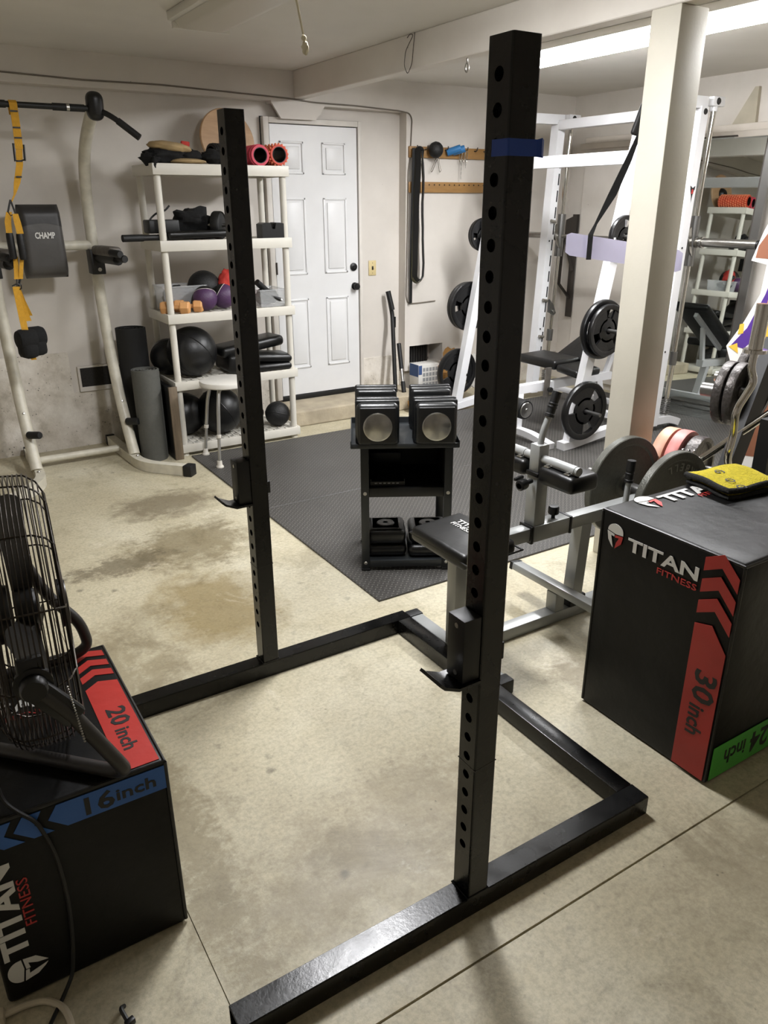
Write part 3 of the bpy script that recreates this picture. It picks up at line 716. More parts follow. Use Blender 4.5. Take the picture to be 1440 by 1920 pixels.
b.obox(pn-dv*.02+upv*.02, (.05, .02, .07), rotz(.1), .006); b.build('pivot_knob', 'black_plastic', fan)
b = B(); b.lathe([(0, .03), (.018, .03), (.024, .02), (.024, -.02), (0, -.02)], pf, -dv, 20); b.build('pivot_knob', 'black_plastic', fan)
b = B()
for i in range(22): b.sphere((.140+.0006*i, 1.368-.0002*i, .790-.0062*i), .0024, seg=8)
b.build('pull_chain', 'steel', fan)

B().tube([(.03, 1.55, .72), (-.02, 1.50, .60), (-.01, 1.455, .515), (.012, 1.424, .500), (.040, 1.416, .47), (.062, 1.412, .38), (.068, 1.41, .25), (.060, 1.409, .12), (.045, 1.405, .03), (.020, 1.385, .006), (-.02, 1.33, .006), (-.06, 1.27, .006), (-.09, 1.15, .006)], .0045, 8, smooth=.05).build('power_cord', 'cord_black', fan)
ec = thing('extension_cord', 'white extension cord with a plug on the floor in front of the low box', 'cord', (-.05, 1.33, 0))
B().tube([(-.105, 1.400, .012), (-.06, 1.402, .009), (-.02, 1.392, .008), (.012, 1.355, .008), (.02, 1.30, .008), (.0, 1.22, .008), (-.05, 1.15, .008), (-.1, 1.12, .008)], .0075, 10, smooth=.03).build('cable', 'cord_white', ec)
b = B(); b.obox((-.125, 1.398, .015), (.05, .032, .028), rotz(-.15), .006); b.build('plug', 'cord_white', ec)
sc = thing('cable_end', 'small black cable end lying on the floor at the bottom of the photo', 'cable', (.118, 1.262, 0))
b = B(); b.tube([(.13, 1.21, .006), (.122, 1.245, .010), (.116, 1.275, .018), (.125, 1.283, .008)], .005, 8, smooth=.02); b.build('cable', 'cord_black', sc)
b = B(); b.obox((.126, 1.238, .011), (.022, .014, .016), rotz(.3), .003); b.build('clip', 'black_plastic', sc)

# ------------------------------------------------------------------ folded towel on the tall box
tw = thing('towel', 'folded yellow hand towel with black trim lying on the tall plyo box', 'towel', (2.30, 1.45, ZT))
TC = V((2.318, 1.455, ZT)); a = math.radians(-29)
tu, tv = V((math.cos(-.15), math.sin(-.15), 0)), V((-math.sin(-.15), math.cos(-.15), 0))
def towel_pt(x, y, z):
    lift = .004*math.sin(x*30)+.003*math.sin(y*37+1)
    return TC+tu*x+tv*y+V((0, 0, z+lift*(1 if z > .005 else .2)))
def layer(b, hx, hy, z0, z1, ox=0, oy=0, nx=14, ny=10):
    def rr(x, y): return towel_pt(x+ox, y+oy, 0)
    top = [[b.bm.verts.new(towel_pt(ox+hx*(2*i/nx-1), oy+hy*(2*j/ny-1), z1-.006*(1 if i in (0, nx) or j in (0, ny) else 0))) for i in range(nx+1)] for j in range(ny+1)]
    bot = [[b.bm.verts.new(towel_pt(ox+hx*(2*i/nx-1), oy+hy*(2*j/ny-1), z0)) for i in range(nx+1)] for j in range(ny+1)]
    for j in range(ny):
        for i in range(nx):
            b.bm.faces.new((top[j][i], top[j][i+1], top[j+1][i+1], top[j+1][i])); b.bm.faces.new((bot[j][i], bot[j+1][i], bot[j+1][i+1], bot[j][i+1]))
    for i in range(nx):
        for j in (0, ny): b.bm.faces.new((bot[j][i], bot[j][i+1], top[j][i+1], top[j][i]))
    for j in range(ny):
        for i in (0, nx): b.bm.faces.new((bot[j][i], bot[j+1][i], top[j+1][i], top[j][i]))
b = B(); layer(b, .105, .088, .002, .022, .0, -.004); layer(b, .110, .092, .024, .050); b.build('folded_cloth', 'towel', tw, 50)
b = B()
def loop(hx, hy, z, r, ox=0, oy=0):
    pts = []
    for (x, y) in ((-hx, -hy), (hx, -hy), (hx, hy), (-hx, hy)): pts.append((x, y))
    out = []
    for (p, q) in zip(pts, pts[1:]+pts[:1]):
        for k in range(8): out.append(towel_pt(ox+p[0]+(q[0]-p[0])*k/8, oy+p[1]+(q[1]-p[1])*k/8, z))
    b.tube(out, r, 8, closed=True)
loop(.110, .092, .034, .0105); loop(.106, .088, .010, .0085, 0, -.004)
b.build('trim', 'towel_trim', tw, 60)
for (x, y) in ((-.062, .035), (-.018, -.012), (.022, -.055)):
    pass
for ch, q_ in (('G', (2.279, 1.495)), ('O', (2.239, 1.424)), ('G', (2.208, 1.363))):
    dq = V((q_[0], q_[1], ZT))-TC; B().text(ch, towel_pt(dq.dot(tu), dq.dot(tv)-.0, .0535), V((-.5, -.866, 0)), V((.866, -.5, 0)), .046, .0008, .01, 1.0, 'CENTER').build('lettering', 'black_print', tw, 0)
# ------------------------------------------------------------------ pull-up and dip tower
tw_ = thing('power_tower', 'white pull-up and dip tower with grey back pad against the left back wall', 'pull-up tower', (.9, 5.2, 0))
def up_pts(x): return [(x, 5.135, .06), (x, 5.25, .25), (x, 5.36, .46), (x, 5.45, .75), (x, 5.50, 1.0), (x, 5.52, 1.3), (x, 5.535, 1.5), (x, 5.525, 1.7), (x, 5.46, 1.9), (x, 5.31, 2.03), (x, 5.12, 2.125), (x, 5.02, 2.16)]
for x in (.585, 1.21):
    up = B().tube(up_pts(x), .036, 18, smooth=.12).build('upright', 'tower_white', tw_, 60)
    for z, y in ((.30, 5.245), (.40, 5.29)): B().lathe([(0, .008), (.006, .007), (.010, 0)], (x, y, z), (0, -1, .4), 10).build('bolt', 'galv', up)
    B().lathe([(0, .008), (.006, .007), (.011, 0)], (x, 5.06, .072), (0, 0, 1), 10).build('bolt', 'galv', up)
    b = B(); b.lathe([(0, .10), (.02, .098), (.024, .09), (.024, 0)], (x, 5.215, .275), (.55, -.8, .1), 16); b.build('foot_grip', 'black_rubber', up)
    # padded cap on top where the bar passes through
    b = B(); b.obox((x, 5.005, 2.165), (.092, .10, .150), rotx(.15), .040, 5); b.build('top_cap', 'black_plastic', up)
for (x, s) in ((.585, -1), (1.21, 1)):
    b = B(); b.tube([(x-.03*s, 5.66, .035), (x-.02*s, 5.3, .035), (x+.0*s, 4.93, .035), (x+.22*s, 4.69, .035)], .03, sq=(.056, .066), up=(0, 0, 1), smooth=.12)
    ft = b.build('foot', 'tower_white', tw_, 40)
    d_ = V((.22*s, -.24, 0)).normalized()
    B().obox(V((x+.215*s, 4.695, .036))+d_*.02, (.06, .075, .074), rotz(math.atan2(d_.y, d_.x)), .006).build('end_cap', 'black_rubber', ft)
    B().obox((x-.032*s, 5.675, .036), (.062, .035, .074), None, .005).build('end_cap', 'black_rubber', ft)
B().tube([(.585, 5.36, .055), (1.21, 5.36, .055)], .024, 14).build('floor_brace', 'tower_white', tw_)
B().tube([(.585, 5.525, 1.40), (1.21, 5.525, 1.40)], .03, 14).build('pad_brace', 'tower_white', tw_)
bar = B().tube([(.40, 4.86, 2.05), (.48, 4.93, 2.10), (.585, 5.0, 2.15), (1.21, 5.0, 2.15), (1.28, 4.95, 2.115), (1.40, 4.88, 2.01)], .0155, 12, smooth=.06).build('pull_up_bar', 'black_flat', tw_)
for p, q in (((1.31, 4.932, 2.089), (1.408, 4.875, 2.003)), ((.52, 4.958, 2.118), (.39, 4.853, 2.043)), ((.98, 5.0, 2.15), (1.15, 5.0, 2.15)), ((.62, 5.0, 2.15), (.74, 5.0, 2.15))):
    B().cyl(p, q, .0195, 12).build('grip', 'black_rubber', bar)
B().lathe([(.0165, -.008), (.021, -.008), (.021, .008), (.0165, .008)], (1.06, 5.0, 2.15), (1, 0, 0), 14).build('ring', 'galv', bar)
# back pad, slightly curved
def pad_pt(u, v):   # u -1..1 across, v 0..1 up
    half = .126+.007*(1-v)
    c = min(1, (1-abs(u))*6); k = min(1, min(v, 1-v)*9)
    x = .891+u*half*(1-.06*(1-k)); z = 1.212+.435*v
    return V((x, 5.475, z)), c*k
b = B(); n, m = 16, 22; fr, bk = [], []
for j in range(m+1):
    v = j/m; r1, r2 = [], []
    for i in range(n+1):
        p, e_ = pad_pt(2*i/n-1, v); e_ = math.sqrt(max(0, e_))
        r1.append(b.bm.verts.new(p+V((0, -.062*e_-.012-.01*math.sin(v*PI), 0)))); r2.append(b.bm.verts.new(p+V((0, .012, 0))))
    fr.append(r1); bk.append(r2)
for j in range(m):
    for i in range(n):
        b.bm.faces.new((fr[j][i], fr[j][i+1], fr[j+1][i+1], fr[j+1][i])); b.bm.faces.new((bk[j][i], bk[j+1][i], bk[j+1][i+1], bk[j][i+1]))
for j in range(m):
    for i in (0, n): b.bm.faces.new((fr[j][i], fr[j+1][i], bk[j+1][i], bk[j][i]))
for i in range(n):
    for j in (0, m): b.bm.faces.new((fr[j][i], bk[j][i], bk[j][i+1], fr[j][i+1]))
pad = b.build('back_pad', 'pad_grey', tw_, 60)
b = B(); rows = []    # darker headrest panel sewn over the top
for j in range(9):
    row = []
    for i in range(n+1):
        u = 2*i/n-1; v0 = .695+.045*(1-u*u)*1.2; v = v0+(1.0-v0)*j/8
        p, e_ = pad_pt(u*1.004, v); e_ = math.sqrt(max(0, e_)); row.append(b.bm.verts.new(p+V((0, -.062*e_-.0145-.01*math.sin(v*PI), .001))))
    rows.append(row)
for p, q in zip(rows, rows[1:]):
    for i in range(n): b.bm.faces.new((p[i], p[i+1], q[i+1], q[i]))
b.build('headrest_panel', 'pad_dark', pad, 60)
B().text('CHAMP', (.842, 5.3895, 1.452), (1, 0, 0), (0, 0, 1), .050, .0015, .03, fit=.118).build('lettering', 'white_print', pad, 0)
# dip arms with padded rests and twin grips
for (x, s) in ((1.21, 1), (.585, -1)):
    b = B(); b.box(x-.042, x+.042, 5.44, 5.56, 1.22, 1.375, .004); arm = b.build('arm_bracket', 'black_flat', tw_)
    B().cyl((x+.004, 5.44, 1.25), (x+.004, 5.433, 1.25), .012, 12).build('bolt', 'galv', arm)
    b = B(); b.tube([(x+.005, 5.5, 1.325), (x+.045, 5.10, 1.325)], .032, 12); b.build('arm_tube', 'black_flat', arm)
    b = B(); b.obox((x+.028, 5.30, 1.372), (.085, .33, .062), rotz(.10), .022, 3)
    b.displace(lambda c: c+V((.006*noise.noise(c*14), 0, .010*noise.noise(c*11))))
    b.build('arm_pad', 'arm_vinyl', arm, 50)
    for dx, dz in ((.03, .02), (.055, -.008)):
        B().lathe([(.018, -.06), (.023, -.055), (.023, .05), (.02, .056), (0, .056)], (x+dx, 5.075, 1.345+dz), (.25*1, -1, -.05), 14).build('hand_grip', 'black_rubber', arm)

# ------------------------------------------------------------------ suspension trainer on the bar
TX = Matrix.Translation((-.075, 0, 0))
tr = thing('suspension_trainer', 'yellow strap suspension trainer hanging from the pull-up bar', 'suspension trainer', (.77, 5.0, 2.1))
def strap(pts, w, t=.003, wv=(1, 0, 0)):
    b = B(TX); b.tube(pts, .01, sq=(w, t), up=V((0, -1, 0))); return b
def ribbon(b, pts, ws, wdir=None, t=.0025):
    rows = []
    for i, (p, w) in enumerate(zip(pts, ws)):
        wd = V(wdir[i] if isinstance(wdir, list) else (wdir or (1, 0, 0))).normalized(); p = V(p)
        n_ = V((0, -1, 0)) if abs(wd.y) < .8 else V((1, 0, 0))
        rows.append([b.bm.verts.new(b.P(q)) for q in (p-wd*w/2-n_*t/2, p+wd*w/2-n_*t/2, p+wd*w/2+n_*t/2, p-wd*w/2+n_*t/2)])
    for p, q in zip(rows, rows[1:]):
        for k in range(4): b.bm.faces.new((p[k], p[(k+1) % 4], q[(k+1) % 4], q[k]))
    b.bm.faces.new(rows[0][::-1]); b.bm.faces.new(rows[-1]); return b
b = B(TX)
ribbon(b, [(.850, 5.02, 2.10), (.850, 5.025, 2.15), (.852, 5.0, 2.171), (.852, 4.978, 2.155), (.850, 4.975, 2.05), (.845, 4.975, 1.93)], [.040]*6)
ribbon(b, [(.845, 4.98, 1.93), (.835, 4.985, 1.85), (.808, 4.99, 1.76), (.785, 4.99, 1.70), (.762, 4.99, 1.66)], [.034, .036, .034, .012, .006])
b.build('anchor_strap', 'yellow', tr, 0)
b = B(TX)
for z in (2.115, 2.035, 1.985, 1.87, 1.79): b.box(.830, .868, 4.970, 4.9735, z-.004, z+.004) if z > 1.9 else b.box(.808+(z-1.8)*.2, .838+(z-1.8)*.2, 4.978, 4.984, z-.004, z+.004)
b.build('stitching', 'black_print', tr, 0)
b = B(TX); b.tube([(.820, 4.98, 1.955), (.872, 4.98, 1.95), (.866, 4.98, 1.875), (.816, 4.98, 1.87)], .007, 8, closed=True); b.build('buckle', 'black_plastic', tr)
b = B(TX); b.tube([(.758, 4.99, 1.672), (.735, 4.985, 1.61), (.745, 4.985, 1.59), (.772, 4.985, 1.60), (.758, 4.99, 1.672)], .005, 6); b.build('carabiner', 'black_flat', tr)
b = B(TX)
ribbon(b, [(.740, 4.985, 1.61), (.725, 4.98, 1.56), (.722, 4.98, 1.50)], [.030, .034, .032]); ribbon(b, [(.768, 4.97, 1.60), (.772, 4.965, 1.55), (.776, 4.965, 1.495)], [.030, .036, .036])
b.build('strap', 'yellow', tr, 0)
b = B(TX); b.lathe([(0, 0), (.018, 0), (.02, -.02), (.02, -.13), (.016, -.14), (0, -.14)], (.722, 4.985, 1.50), (0, 0, 1), 14); b.lathe([(0, 0), (.018, 0), (.02, -.02), (.02, -.13), (.016, -.14), (0, -.14)], (.772, 4.97, 1.495), (0, 0, 1), 14); b.build('handle', 'black_rubber', tr)
b = B(TX); ribbon(b, [(.735, 5.0, 1.37), (.728, 5.0, 1.30), (.720, 4.99, 1.25)], [.026]*3); ribbon(b, [(.765, 4.99, 1.36), (.752, 4.99, 1.30), (.742, 4.99, 1.25)], [.022]*3)
ribbon(b, [(.706, 4.98, 1.21), (.708, 4.978, 1.12), (.712, 4.975, 1.02), (.716, 4.96, .90), (.722, 4.96, .82), (.735, 4.965, .79)], [.034, .034, .036, .036, .036, .03])
ribbon(b, [(.712, 4.985, 1.21), (.724, 5.0, 1.12), (.738, 5.01, 1.05), (.748, 5.01, 1.01)], [.030, .034, .034, .030]); ribbon(b, [(.716, 5.0, 1.21), (.74, 5.05, 1.12), (.77, 5.09, 1.03)], [.028, .03, .03])
b.build('strap', 'yellow', tr, 0)
b = B(TX)
for (p, q) in (((.720, 4.99, 1.25), (.712, 4.985, 1.205)), ((.742, 4.99, 1.25), (.722, 4.985, 1.205)), ((.732, 4.99, 1.25), (.717, 4.985, 1.205)), ((.76, 5.0, 1.33), (.725, 4.99, 1.205))): b.tube([p, q], .003, 6)
b.tube([(.690, 4.985, 1.215), (.698, 4.985, 1.195), (.718, 4.985, 1.19), (.735, 4.985, 1.198), (.738, 4.985, 1.218), (.715, 4.985, 1.225)], .004, 8, closed=True); b.build('cord_ring', 'black_plastic', tr)
b = B(TX)
for (cx, cy, rz_) in ((.715, 4.985, .1), (.775, 5.06, .25)):
    b.lathe([(0, -.052), (.052, -.050), (.060, -.03), (.060, .03), (.052, .05), (0, .052)], (cx, cy, .91), (1, .3, 0), 24)
    b.obox((cx, cy, .855), (.10, .11, .11), rotz(.28), .03)
b.build('foot_cradle', 'black_cloth', tr, 60)

# ------------------------------------------------------------------ shelving unit
SX0, SX1, SY0, SY1 = 1.523, 2.443, 5.078, 5.530
sh = thing('shelving_unit', 'white plastic five-tier shelving unit in front of the door', 'shelf', ((SX0+SX1)/2, (SY0+SY1)/2, 0))
LV = [(.026, .086), (.466, .526), (.912, .974), (1.366, 1.432), (1.816, 1.882)]
for i, (z0, z1) in enumerate(LV):
    b = B(); b.box(SX0, SX1, SY0, SY0+.012, z0, z1, .003); b.box(SX0, SX1, SY1-.012, SY1, z0, z1, .003); b.box(SX0, SX0+.012, SY0+.012, SY1-.012, z0, z1, .002); b.box(SX1-.012, SX1, SY0+.012, SY1-.012, z0, z1, .002)
    if i == 4: b.box(SX0+.012, SX1-.012, SY0+.012, SY1-.012, z1-.012, z1-.002)
    else:   # lattice deck
        nx, ny = 20, 9; x0, x1, y0, y1 = SX0+.012, SX1-.012, SY0+.012, SY1-.012
        for k in range(nx+1): x = x0+(x1-x0)*k/nx; b.box(x-.006, x+.006, y0, y1, z1-.016, z1-.003)
        for k in range(ny+1): y = y0+(y1-y0)*k/ny; b.box(x0, x1, y-.006, y+.006, z1-.018, z1-.005)
        for k in range(nx):
            for l in range(ny):
                xa, ya, wx, wy = x0+(x1-x0)*k/nx, y0+(y1-y0)*l/ny, (x1-x0)/nx, (y1-y0)/ny
                b.prism([(0, 0), (wx, 0), (0, wy)] if (k+l) % 2 else [(wx, wy), (0, wy), (wx, 0)], (xa, ya, z1-.014), (1, 0, 0), (0, 1, 0), .009)
    b.build('shelf_tier', 'shelf', sh, 30)
for x in (SX0+.034, SX1-.034):
    for y in (SY0+.040, SY1-.040):
        b = B()
        for (z0, z1) in zip([l[1] for l in LV], [l[0] for l in LV][1:]): b.cyl((x, y, z0-.004), (x, y, z1+.004), .0225, 18)
        b.cyl((x, y, 0), (x, y, .028), .026, 18, .023); b.build('post', 'shelf', sh, 40)
zt = [l[1]-.002 for l in LV]; zt = [z-.001 for z in zt]

# ----- top tier
d = thing('balance_board', 'round birch balance board leaning on the wall above the top shelf', 'balance board', (2.16, 5.45, zt[4]))
axd = V((.12, -1, .20)).normalized(); dc = V((2.200, 5.52, zt[4]+.175))
B().lathe([(0, .008), (.200, .008), (.206, .002), (.206, -.008), (.200, -.012), (0, -.012)], dc, axd, 48).build('board', 'birch', d, 40)
b = B(); b.lathe([(0, .055), (.04, .05), (.062, .03), (.070, .0081)], dc+V((.0, 0, -.015)), axd, 28); b.build('hub', 'black_plastic', d)
g = thing('focus_mitt', 'tan and black padded mitts heaped on the left end of the top shelf', 'mitts', (1.67, 5.2, zt[4]))
b = B(); b.sphere((1.66, 5.20, zt[4]+.055), .15, (1.0, .65, .36), 26, rotz(.2), .35, 2.5, 3); b.sphere((1.56, 5.17, zt[4]+.035), .075, (1.0, .8, .55), 18, None, .5, 3, 5); b.sphere((1.80, 5.18, zt[4]+.05), .085, (1, .6, .5), 20, None, .3, 3, 8)
b.sphere((1.545, 5.09, zt[4]+.0), .035, (.6, .4, 1.2), 14, None, .4, 3, 2); b.build('padding', 'black_cloth', g, 60)
b = B(); b.sphere((1.675, 5.18, zt[4]+.098), .130, (1.05, .75, .26), 24, roty(.10), .15, 3, 1); b.build('mitt_face', 'tan', g, 60)
b = B(); b.sphere((1.77, 5.14, zt[4]+.018), .11, (1.1, .7, .16), 24, None, .1, 3, 4); b.build('mitt_face', 'tan', g, 60)
B().obox((1.775, 5.17, zt[4]+.120), (.055, .02, .03), roty(.1), .006).build('red_tag', 'red_cloth', g)
g = tag(B().sphere((1.97, 5.17, zt[4]+.047), .10, (1.0, .65, .46), 24, None, .35, 2.8, 11).build('glove_pair', 'black_cloth', None, 60), 'black workout gloves lying between the mitts and the rack upright on the top shelf', 'gloves')
b = B(); b.lathe([(.058, -.10), (.066, -.095), (.066, .095), (.058, .10), (.05, .10), (.05, -.10), (.058, -.10)], (2.06, 5.26, zt[4]+.068), (1, .25, 0), 30)
for k in range(9): b.lathe([(.066, -.085+.02*k), (.069, -.08+.02*k), (.066, -.073+.02*k)], (2.06, 5.26, zt[4]+.068), (1, .25, 0), 30)
tag(b.build('ribbed_roller', 'black_rubber', None, 40), 'black ribbed roller lying in front of the balance board on the top shelf', 'roller')
def foam_roller(name, label, c, R, r, L, m1, spikes, m2, axis):
    t = thing(name, label, 'foam roller', (c[0], c[1], c[2]-R))
    b = B(); b.lathe([(r, 0), (R, 0), (R+.001, .01), (R+.001, L-.01), (R, L), (r, L), (r, 0)], c, axis, 36); b.build('foam', m1, t, 40)
    b = B(); b.lathe([(r-.004, .002), (r, .002), (r, L-.002), (r-.004, L-.002), (r-.004, .002)], c, axis, 30); b.build('core', 'black_plastic', t, 40)
    if spikes:
        b = B(); ax_ = V(axis).normalized(); u_ = ax_.orthogonal().normalized(); w2_ = ax_.cross(u_)
        for k in range(12):
            for i in range(18):
                a = 2*PI*(i+.5*(k % 2))/18; p = V(c)+ax_*(.016+k*(L-.032)/11)+(u_*math.cos(a)+w2_*math.sin(a))*(R+.003)
                rr = ax_.cross(u_*math.cos(a)+w2_*math.sin(a)); M = Matrix((u_*math.cos(a)+w2_*math.sin(a), ax_, rr)).transposed()
                b.obox(p, (.016, .017, .014), M, .004, 1)
        b.build('knobs', m2, t, 40)
    else:
        b = B()
        for k in range(5): b.lathe([(R, .02+k*.06), (R+.006, .025+k*.06), (R+.006, .06+k*.06), (R, .065+k*.06)], c, axis, 36)
        b.build('ridges', m2, t, 40)
    return t
foam_roller('foam_roller', 'pink foam roller with a black end beside the rack upright on the top shelf', (2.252, 5.10, zt[4]+.064), .062, .048, .33, 'pink', False, 'pink', (.03, 1, 0))
foam_roller('foam_roller', 'knobbly orange foam roller at the right end of the top shelf', (2.386, 5.095, zt[4]+.0705), .0615, .050, .33, 'orange', True, 'orange_pale', (.02, 1, 0))

# ----- second tier
z = zt[3]
t = thing('push_bar', 'black bar sticking out over the left end of the second shelf', 'bar', (1.6, 5.16, z))
B().tube([(1.30, 5.10, z+.022), (2.0, 5.21, z+.022)], .018, 14).build('shaft', 'black_flat', t); B().tube([(1.298, 5.0997, z+.022), (1.43, 5.12, z+.022)], .0215, 14).build('grip', 'black_rubber', t)
B().tube([(1.50, 5.22, z+.06), (1.515, 5.22, z+.13), (1.56, 5.22, z+.165), (1.62, 5.22, z+.18), (1.65, 5.22, z+.21)], .006, 8, smooth=.02).build('hook', 'black_flat', t)
tag(B().box(1.50, 1.70, 5.20, 5.34, z+.043, z+.125, .01).build('storage_case', 'black_flat'), 'black flat case behind the corner post on the second shelf', 'case')
tag(B().obox((1.79, 5.145, z+.035), (.40, .10, .045), rotz(-.03), .018, 3).displace(lambda c: c+V((0, 0, .012*noise.noise(c*9)))).build('folded_bag', 'black_vinyl', None, 50), 'black folded gear bag lying along the front of the second shelf', 'bag')
b = B(); b.sphere((1.84, 5.33, z+.10), .15, (1.0, .75, .62), 26, None, .45, 2.4, 6)
tag(b.build('gear_bag', 'black_cloth', None, 60), 'lumpy black cloth bag behind the folded bag on the second shelf', 'bag')
t = thing('ab_wheel', 'black ab wheel standing on edge beside the rack upright on the second shelf', 'ab wheel', (1.97, 5.2, z))
b = B(); c_ = (1.96, 5.19, z+.088); a_ = (.75, -.66, 0); b.lathe([(0, .03), (.06, .03), (.078, .02), (.084, .028), (.088, .02), (.088, -.02), (.084, -.028), (.06, -.03), (0, -.03)], c_, a_, 36); b.build('wheel', 'black_rubber', t, 40)
B().cyl(V(c_)-V(a_)*.16, V(c_)+V(a_)*.16, .012, 12).build('axle', 'steel', t); B().lathe([(.012, .05), (.017, .055), (.017, .15), (0, .155)], c_, a_, 14).build('handle', 'black_rubber', t)
t = thing('push_up_stand', 'black plastic push-up stand at the right end of the second shelf', 'push-up stand', (2.33, 5.16, z))
b = B(); b.prism([(0, 0), (.185, 0), (.185, .025), (.172, .04), (.160, .095), (.13, .10), (.105, .10), (.095, .06), (.075, .06), (.062, .10), (.02, .10), (.0, .09)], (2.235, 5.20, z), (1, 0, 0), (0, 0, 1), .10); b.build('body', 'black_plastic', t)
B().tube([(2.245, 5.15, z+.075), (2.385, 5.15, z+.075)], .016, 12).build('grip', 'black_rubber', t)

# ----- third tier
z = zt[2]
def bin_(label, x0, x1, y0, y1, h, cat='bin'):
    t = thing('clear_bin', label, cat, ((x0+x1)/2, (y0+y1)/2, z)); b = B(); tk = .003; sl = .02
    for (pa, pb) in (((x0, y0), (x1, y0)), ((x1, y0), (x1, y1)), ((x1, y1), (x0, y1)), ((x0, y1), (x0, y0))):
        cx, cy = (x0+x1)/2, (y0+y1)/2
        def sh_(p, k): return V((cx+(p[0]-cx)*k, cy+(p[1]-cy)*k, 0))
        k0 = .92
        v0, v1 = sh_(pa, k0)+V((0, 0, z+.002)), sh_(pb, k0)+V((0, 0, z+.002)); v2, v3 = V((pb[0], pb[1], z+h)), V((pa[0], pa[1], z+h))
        d = V((pb[1]-pa[1], -(pb[0]-pa[0]), 0)).normalized()*tk
        b._add([v0, v1, v2, v3, v0-d, v1-d, v2-d, v3-d], [(0, 1, 2, 3), (7, 6, 5, 4), (0, 4, 5, 1), (1, 5, 6, 2), (2, 6, 7, 3), (3, 7, 4, 0)])
    b.box((x0+x1)/2-(x1-x0)*.46, (x0+x1)/2+(x1-x0)*.46, (y0+y1)/2-(y1-y0)*.46, (y0+y1)/2+(y1-y0)*.46, z+.001, z+.004)
    b.build('tub', 'clear', t, 0)
    b = B(); b.tube([(x0-.003, y0-.003, z+h), (x1+.003, y0-.003, z+h), (x1+.003, y1+.003, z+h), (x0-.003, y1+.003, z+h)], .005, 8, closed=True); b.build('rim', 'clear', t)
    return t
bin_('clear plastic bin of black gear at the left of the third shelf', 1.56, 1.86, 5.25, 5.46, .16)
tag(B().sphere((1.71, 5.35, z+.085), .13, (1.0, .65, .55), 22, None, .4, 3, 9).build('strap_bundle', 'black_cloth', None, 60), 'black strap bundle inside the left clear bin on the third shelf', 'straps')
bin_('clear plastic bin of black handles at the right of the third shelf', 2.20, 2.40, 5.12, 5.38, .115)
def sewn_ball(label, c, r, m, seam, ax_, name='medicine_ball', cat='ball', mark=None):
    t = thing(name, label, cat, (c[0], c[1], c[2]-r)); B().sphere(c, r, seg=40).build('cover', m, t, 60)
    b = B(); ax_ = V(ax_).normalized(); u_ = ax_.orthogonal().normalized(); w_2 = ax_.cross(u_)
    for off in (0,): b.tube([V(c)+(u_*math.cos(2*PI*i/48)+w_2*math.sin(2*PI*i/48))*(r*.995) for i in range(48)], .004, 6, closed=True)
    b.build('seam', seam, t); return t
R_ = .082
for (c, lab, ax_) in (((1.822, 5.185, z+R_), 'purple and black ball left of the pair on the third shelf', (.2, .55, .8)), ((1.965, 5.21, z+R_+.004), 'purple and black ball touching the rack upright on the third shelf', (-.75, .5, .5))):
    t = thing('toning_ball', lab, 'ball', (c[0], c[1], z)); ax_ = V(ax_).normalized()
    B().lathe([(R_*math.sin(PI*i/14*.62), -R_*math.cos(PI*i/14*.62)) for i in range(15)], c, ax_, 36).build('cover', 'purple', t, 60)
    h0 = -R_*math.cos(PI*.62); r0 = R_*math.sin(PI*.62)
    B().lathe([(R_*math.sin(PI*(.62+.38*i/10)), -R_*math.cos(PI*(.62+.38*i/10))) for i in range(11)], c, ax_, 36).build('end_panel', 'black_rubber', t, 60)
    B().lathe([(r0*1.0, h0-.002), (r0*1.015, h0), (r0*1.0, h0+.002)], c, ax_, 36).build('piping', 'shelf', t)
tag(B().sphere((1.885, 5.36, z+.135), .115, seg=32).build('toning_ball', 'slam', None, 60), 'plain black ball behind the two purple balls on the third shelf', 'ball')
tag(B().sphere((2.04, 5.30, z+.15), .085, (1, .8, 1.1), 22, None, .35, 3, 12).build('red_pouch', 'red_cloth', None, 60), 'red cloth pouch behind the rack upright on the third shelf', 'pouch')
for (p, q, lab, r) in (((2.20, 5.17, z+.17), (2.35, 5.22, z+.05), 'black handle standing diagonally in the right clear bin', .022), ((2.22, 5.15, z+.11), (2.355, 5.13, z+.045), 'chrome-tipped jump rope handle leaning in the right clear bin', .014)):
    t = thing('exercise_handle', lab, 'handle', ((p[0]+q[0])/2, (p[1]+q[1])/2, z)); B().cyl(p, q, r, 14).build('grip', 'black_rubber', t)
    dd = (V(q)-V(p)).normalized(); B().lathe([(0, .012), (r*.8, .010), (r*.8, -.01), (0, -.01)], q, dd, 14).build('tip', 'steel', t)
tag(B().sphere((2.29, 5.23, z+.062), .085, (1, .9, .6), 20, None, .4, 3, 14).build('strap_bundle', 'black_cloth', None, 60), 'black bundle of straps in the bottom of the right clear bin', 'straps')
def hex_bell(lab, c, d, L, r):
    t = thing('hex_dumbbell', lab, 'dumbbell', (c[0], c[1], z), 0, 'peach dumbbells on the third shelf'); d = V(d).normalized(); c = V(c)
    for s_ in (-1, 1):
        b = B(); b.tube([c+d*s_*(L/2-.062), c+d*s_*(L/2-.054), c+d*s_*(L/2-.008), c+d*s_*L/2], [r*.86, r, r, r*.86], 6, up=(0, 0, 1), roll=PI/6); b.build('head', 'peach', t, 20)
    B().cyl(c-d*(L/2-.06), c+d*(L/2-.06), .014, 14).build('handle', 'peach', t)
hex_bell('peach hexagonal dumbbell lying nearest the corner post on the third shelf', (1.600, 5.150, z+.0385), (.86, -.51, 0), .19, .043)
hex_bell('peach hexagonal dumbbell lying behind and right of the other peach one', (1.705, 5.188, z+.0385), (.86, -.51, 0), .19, .043)

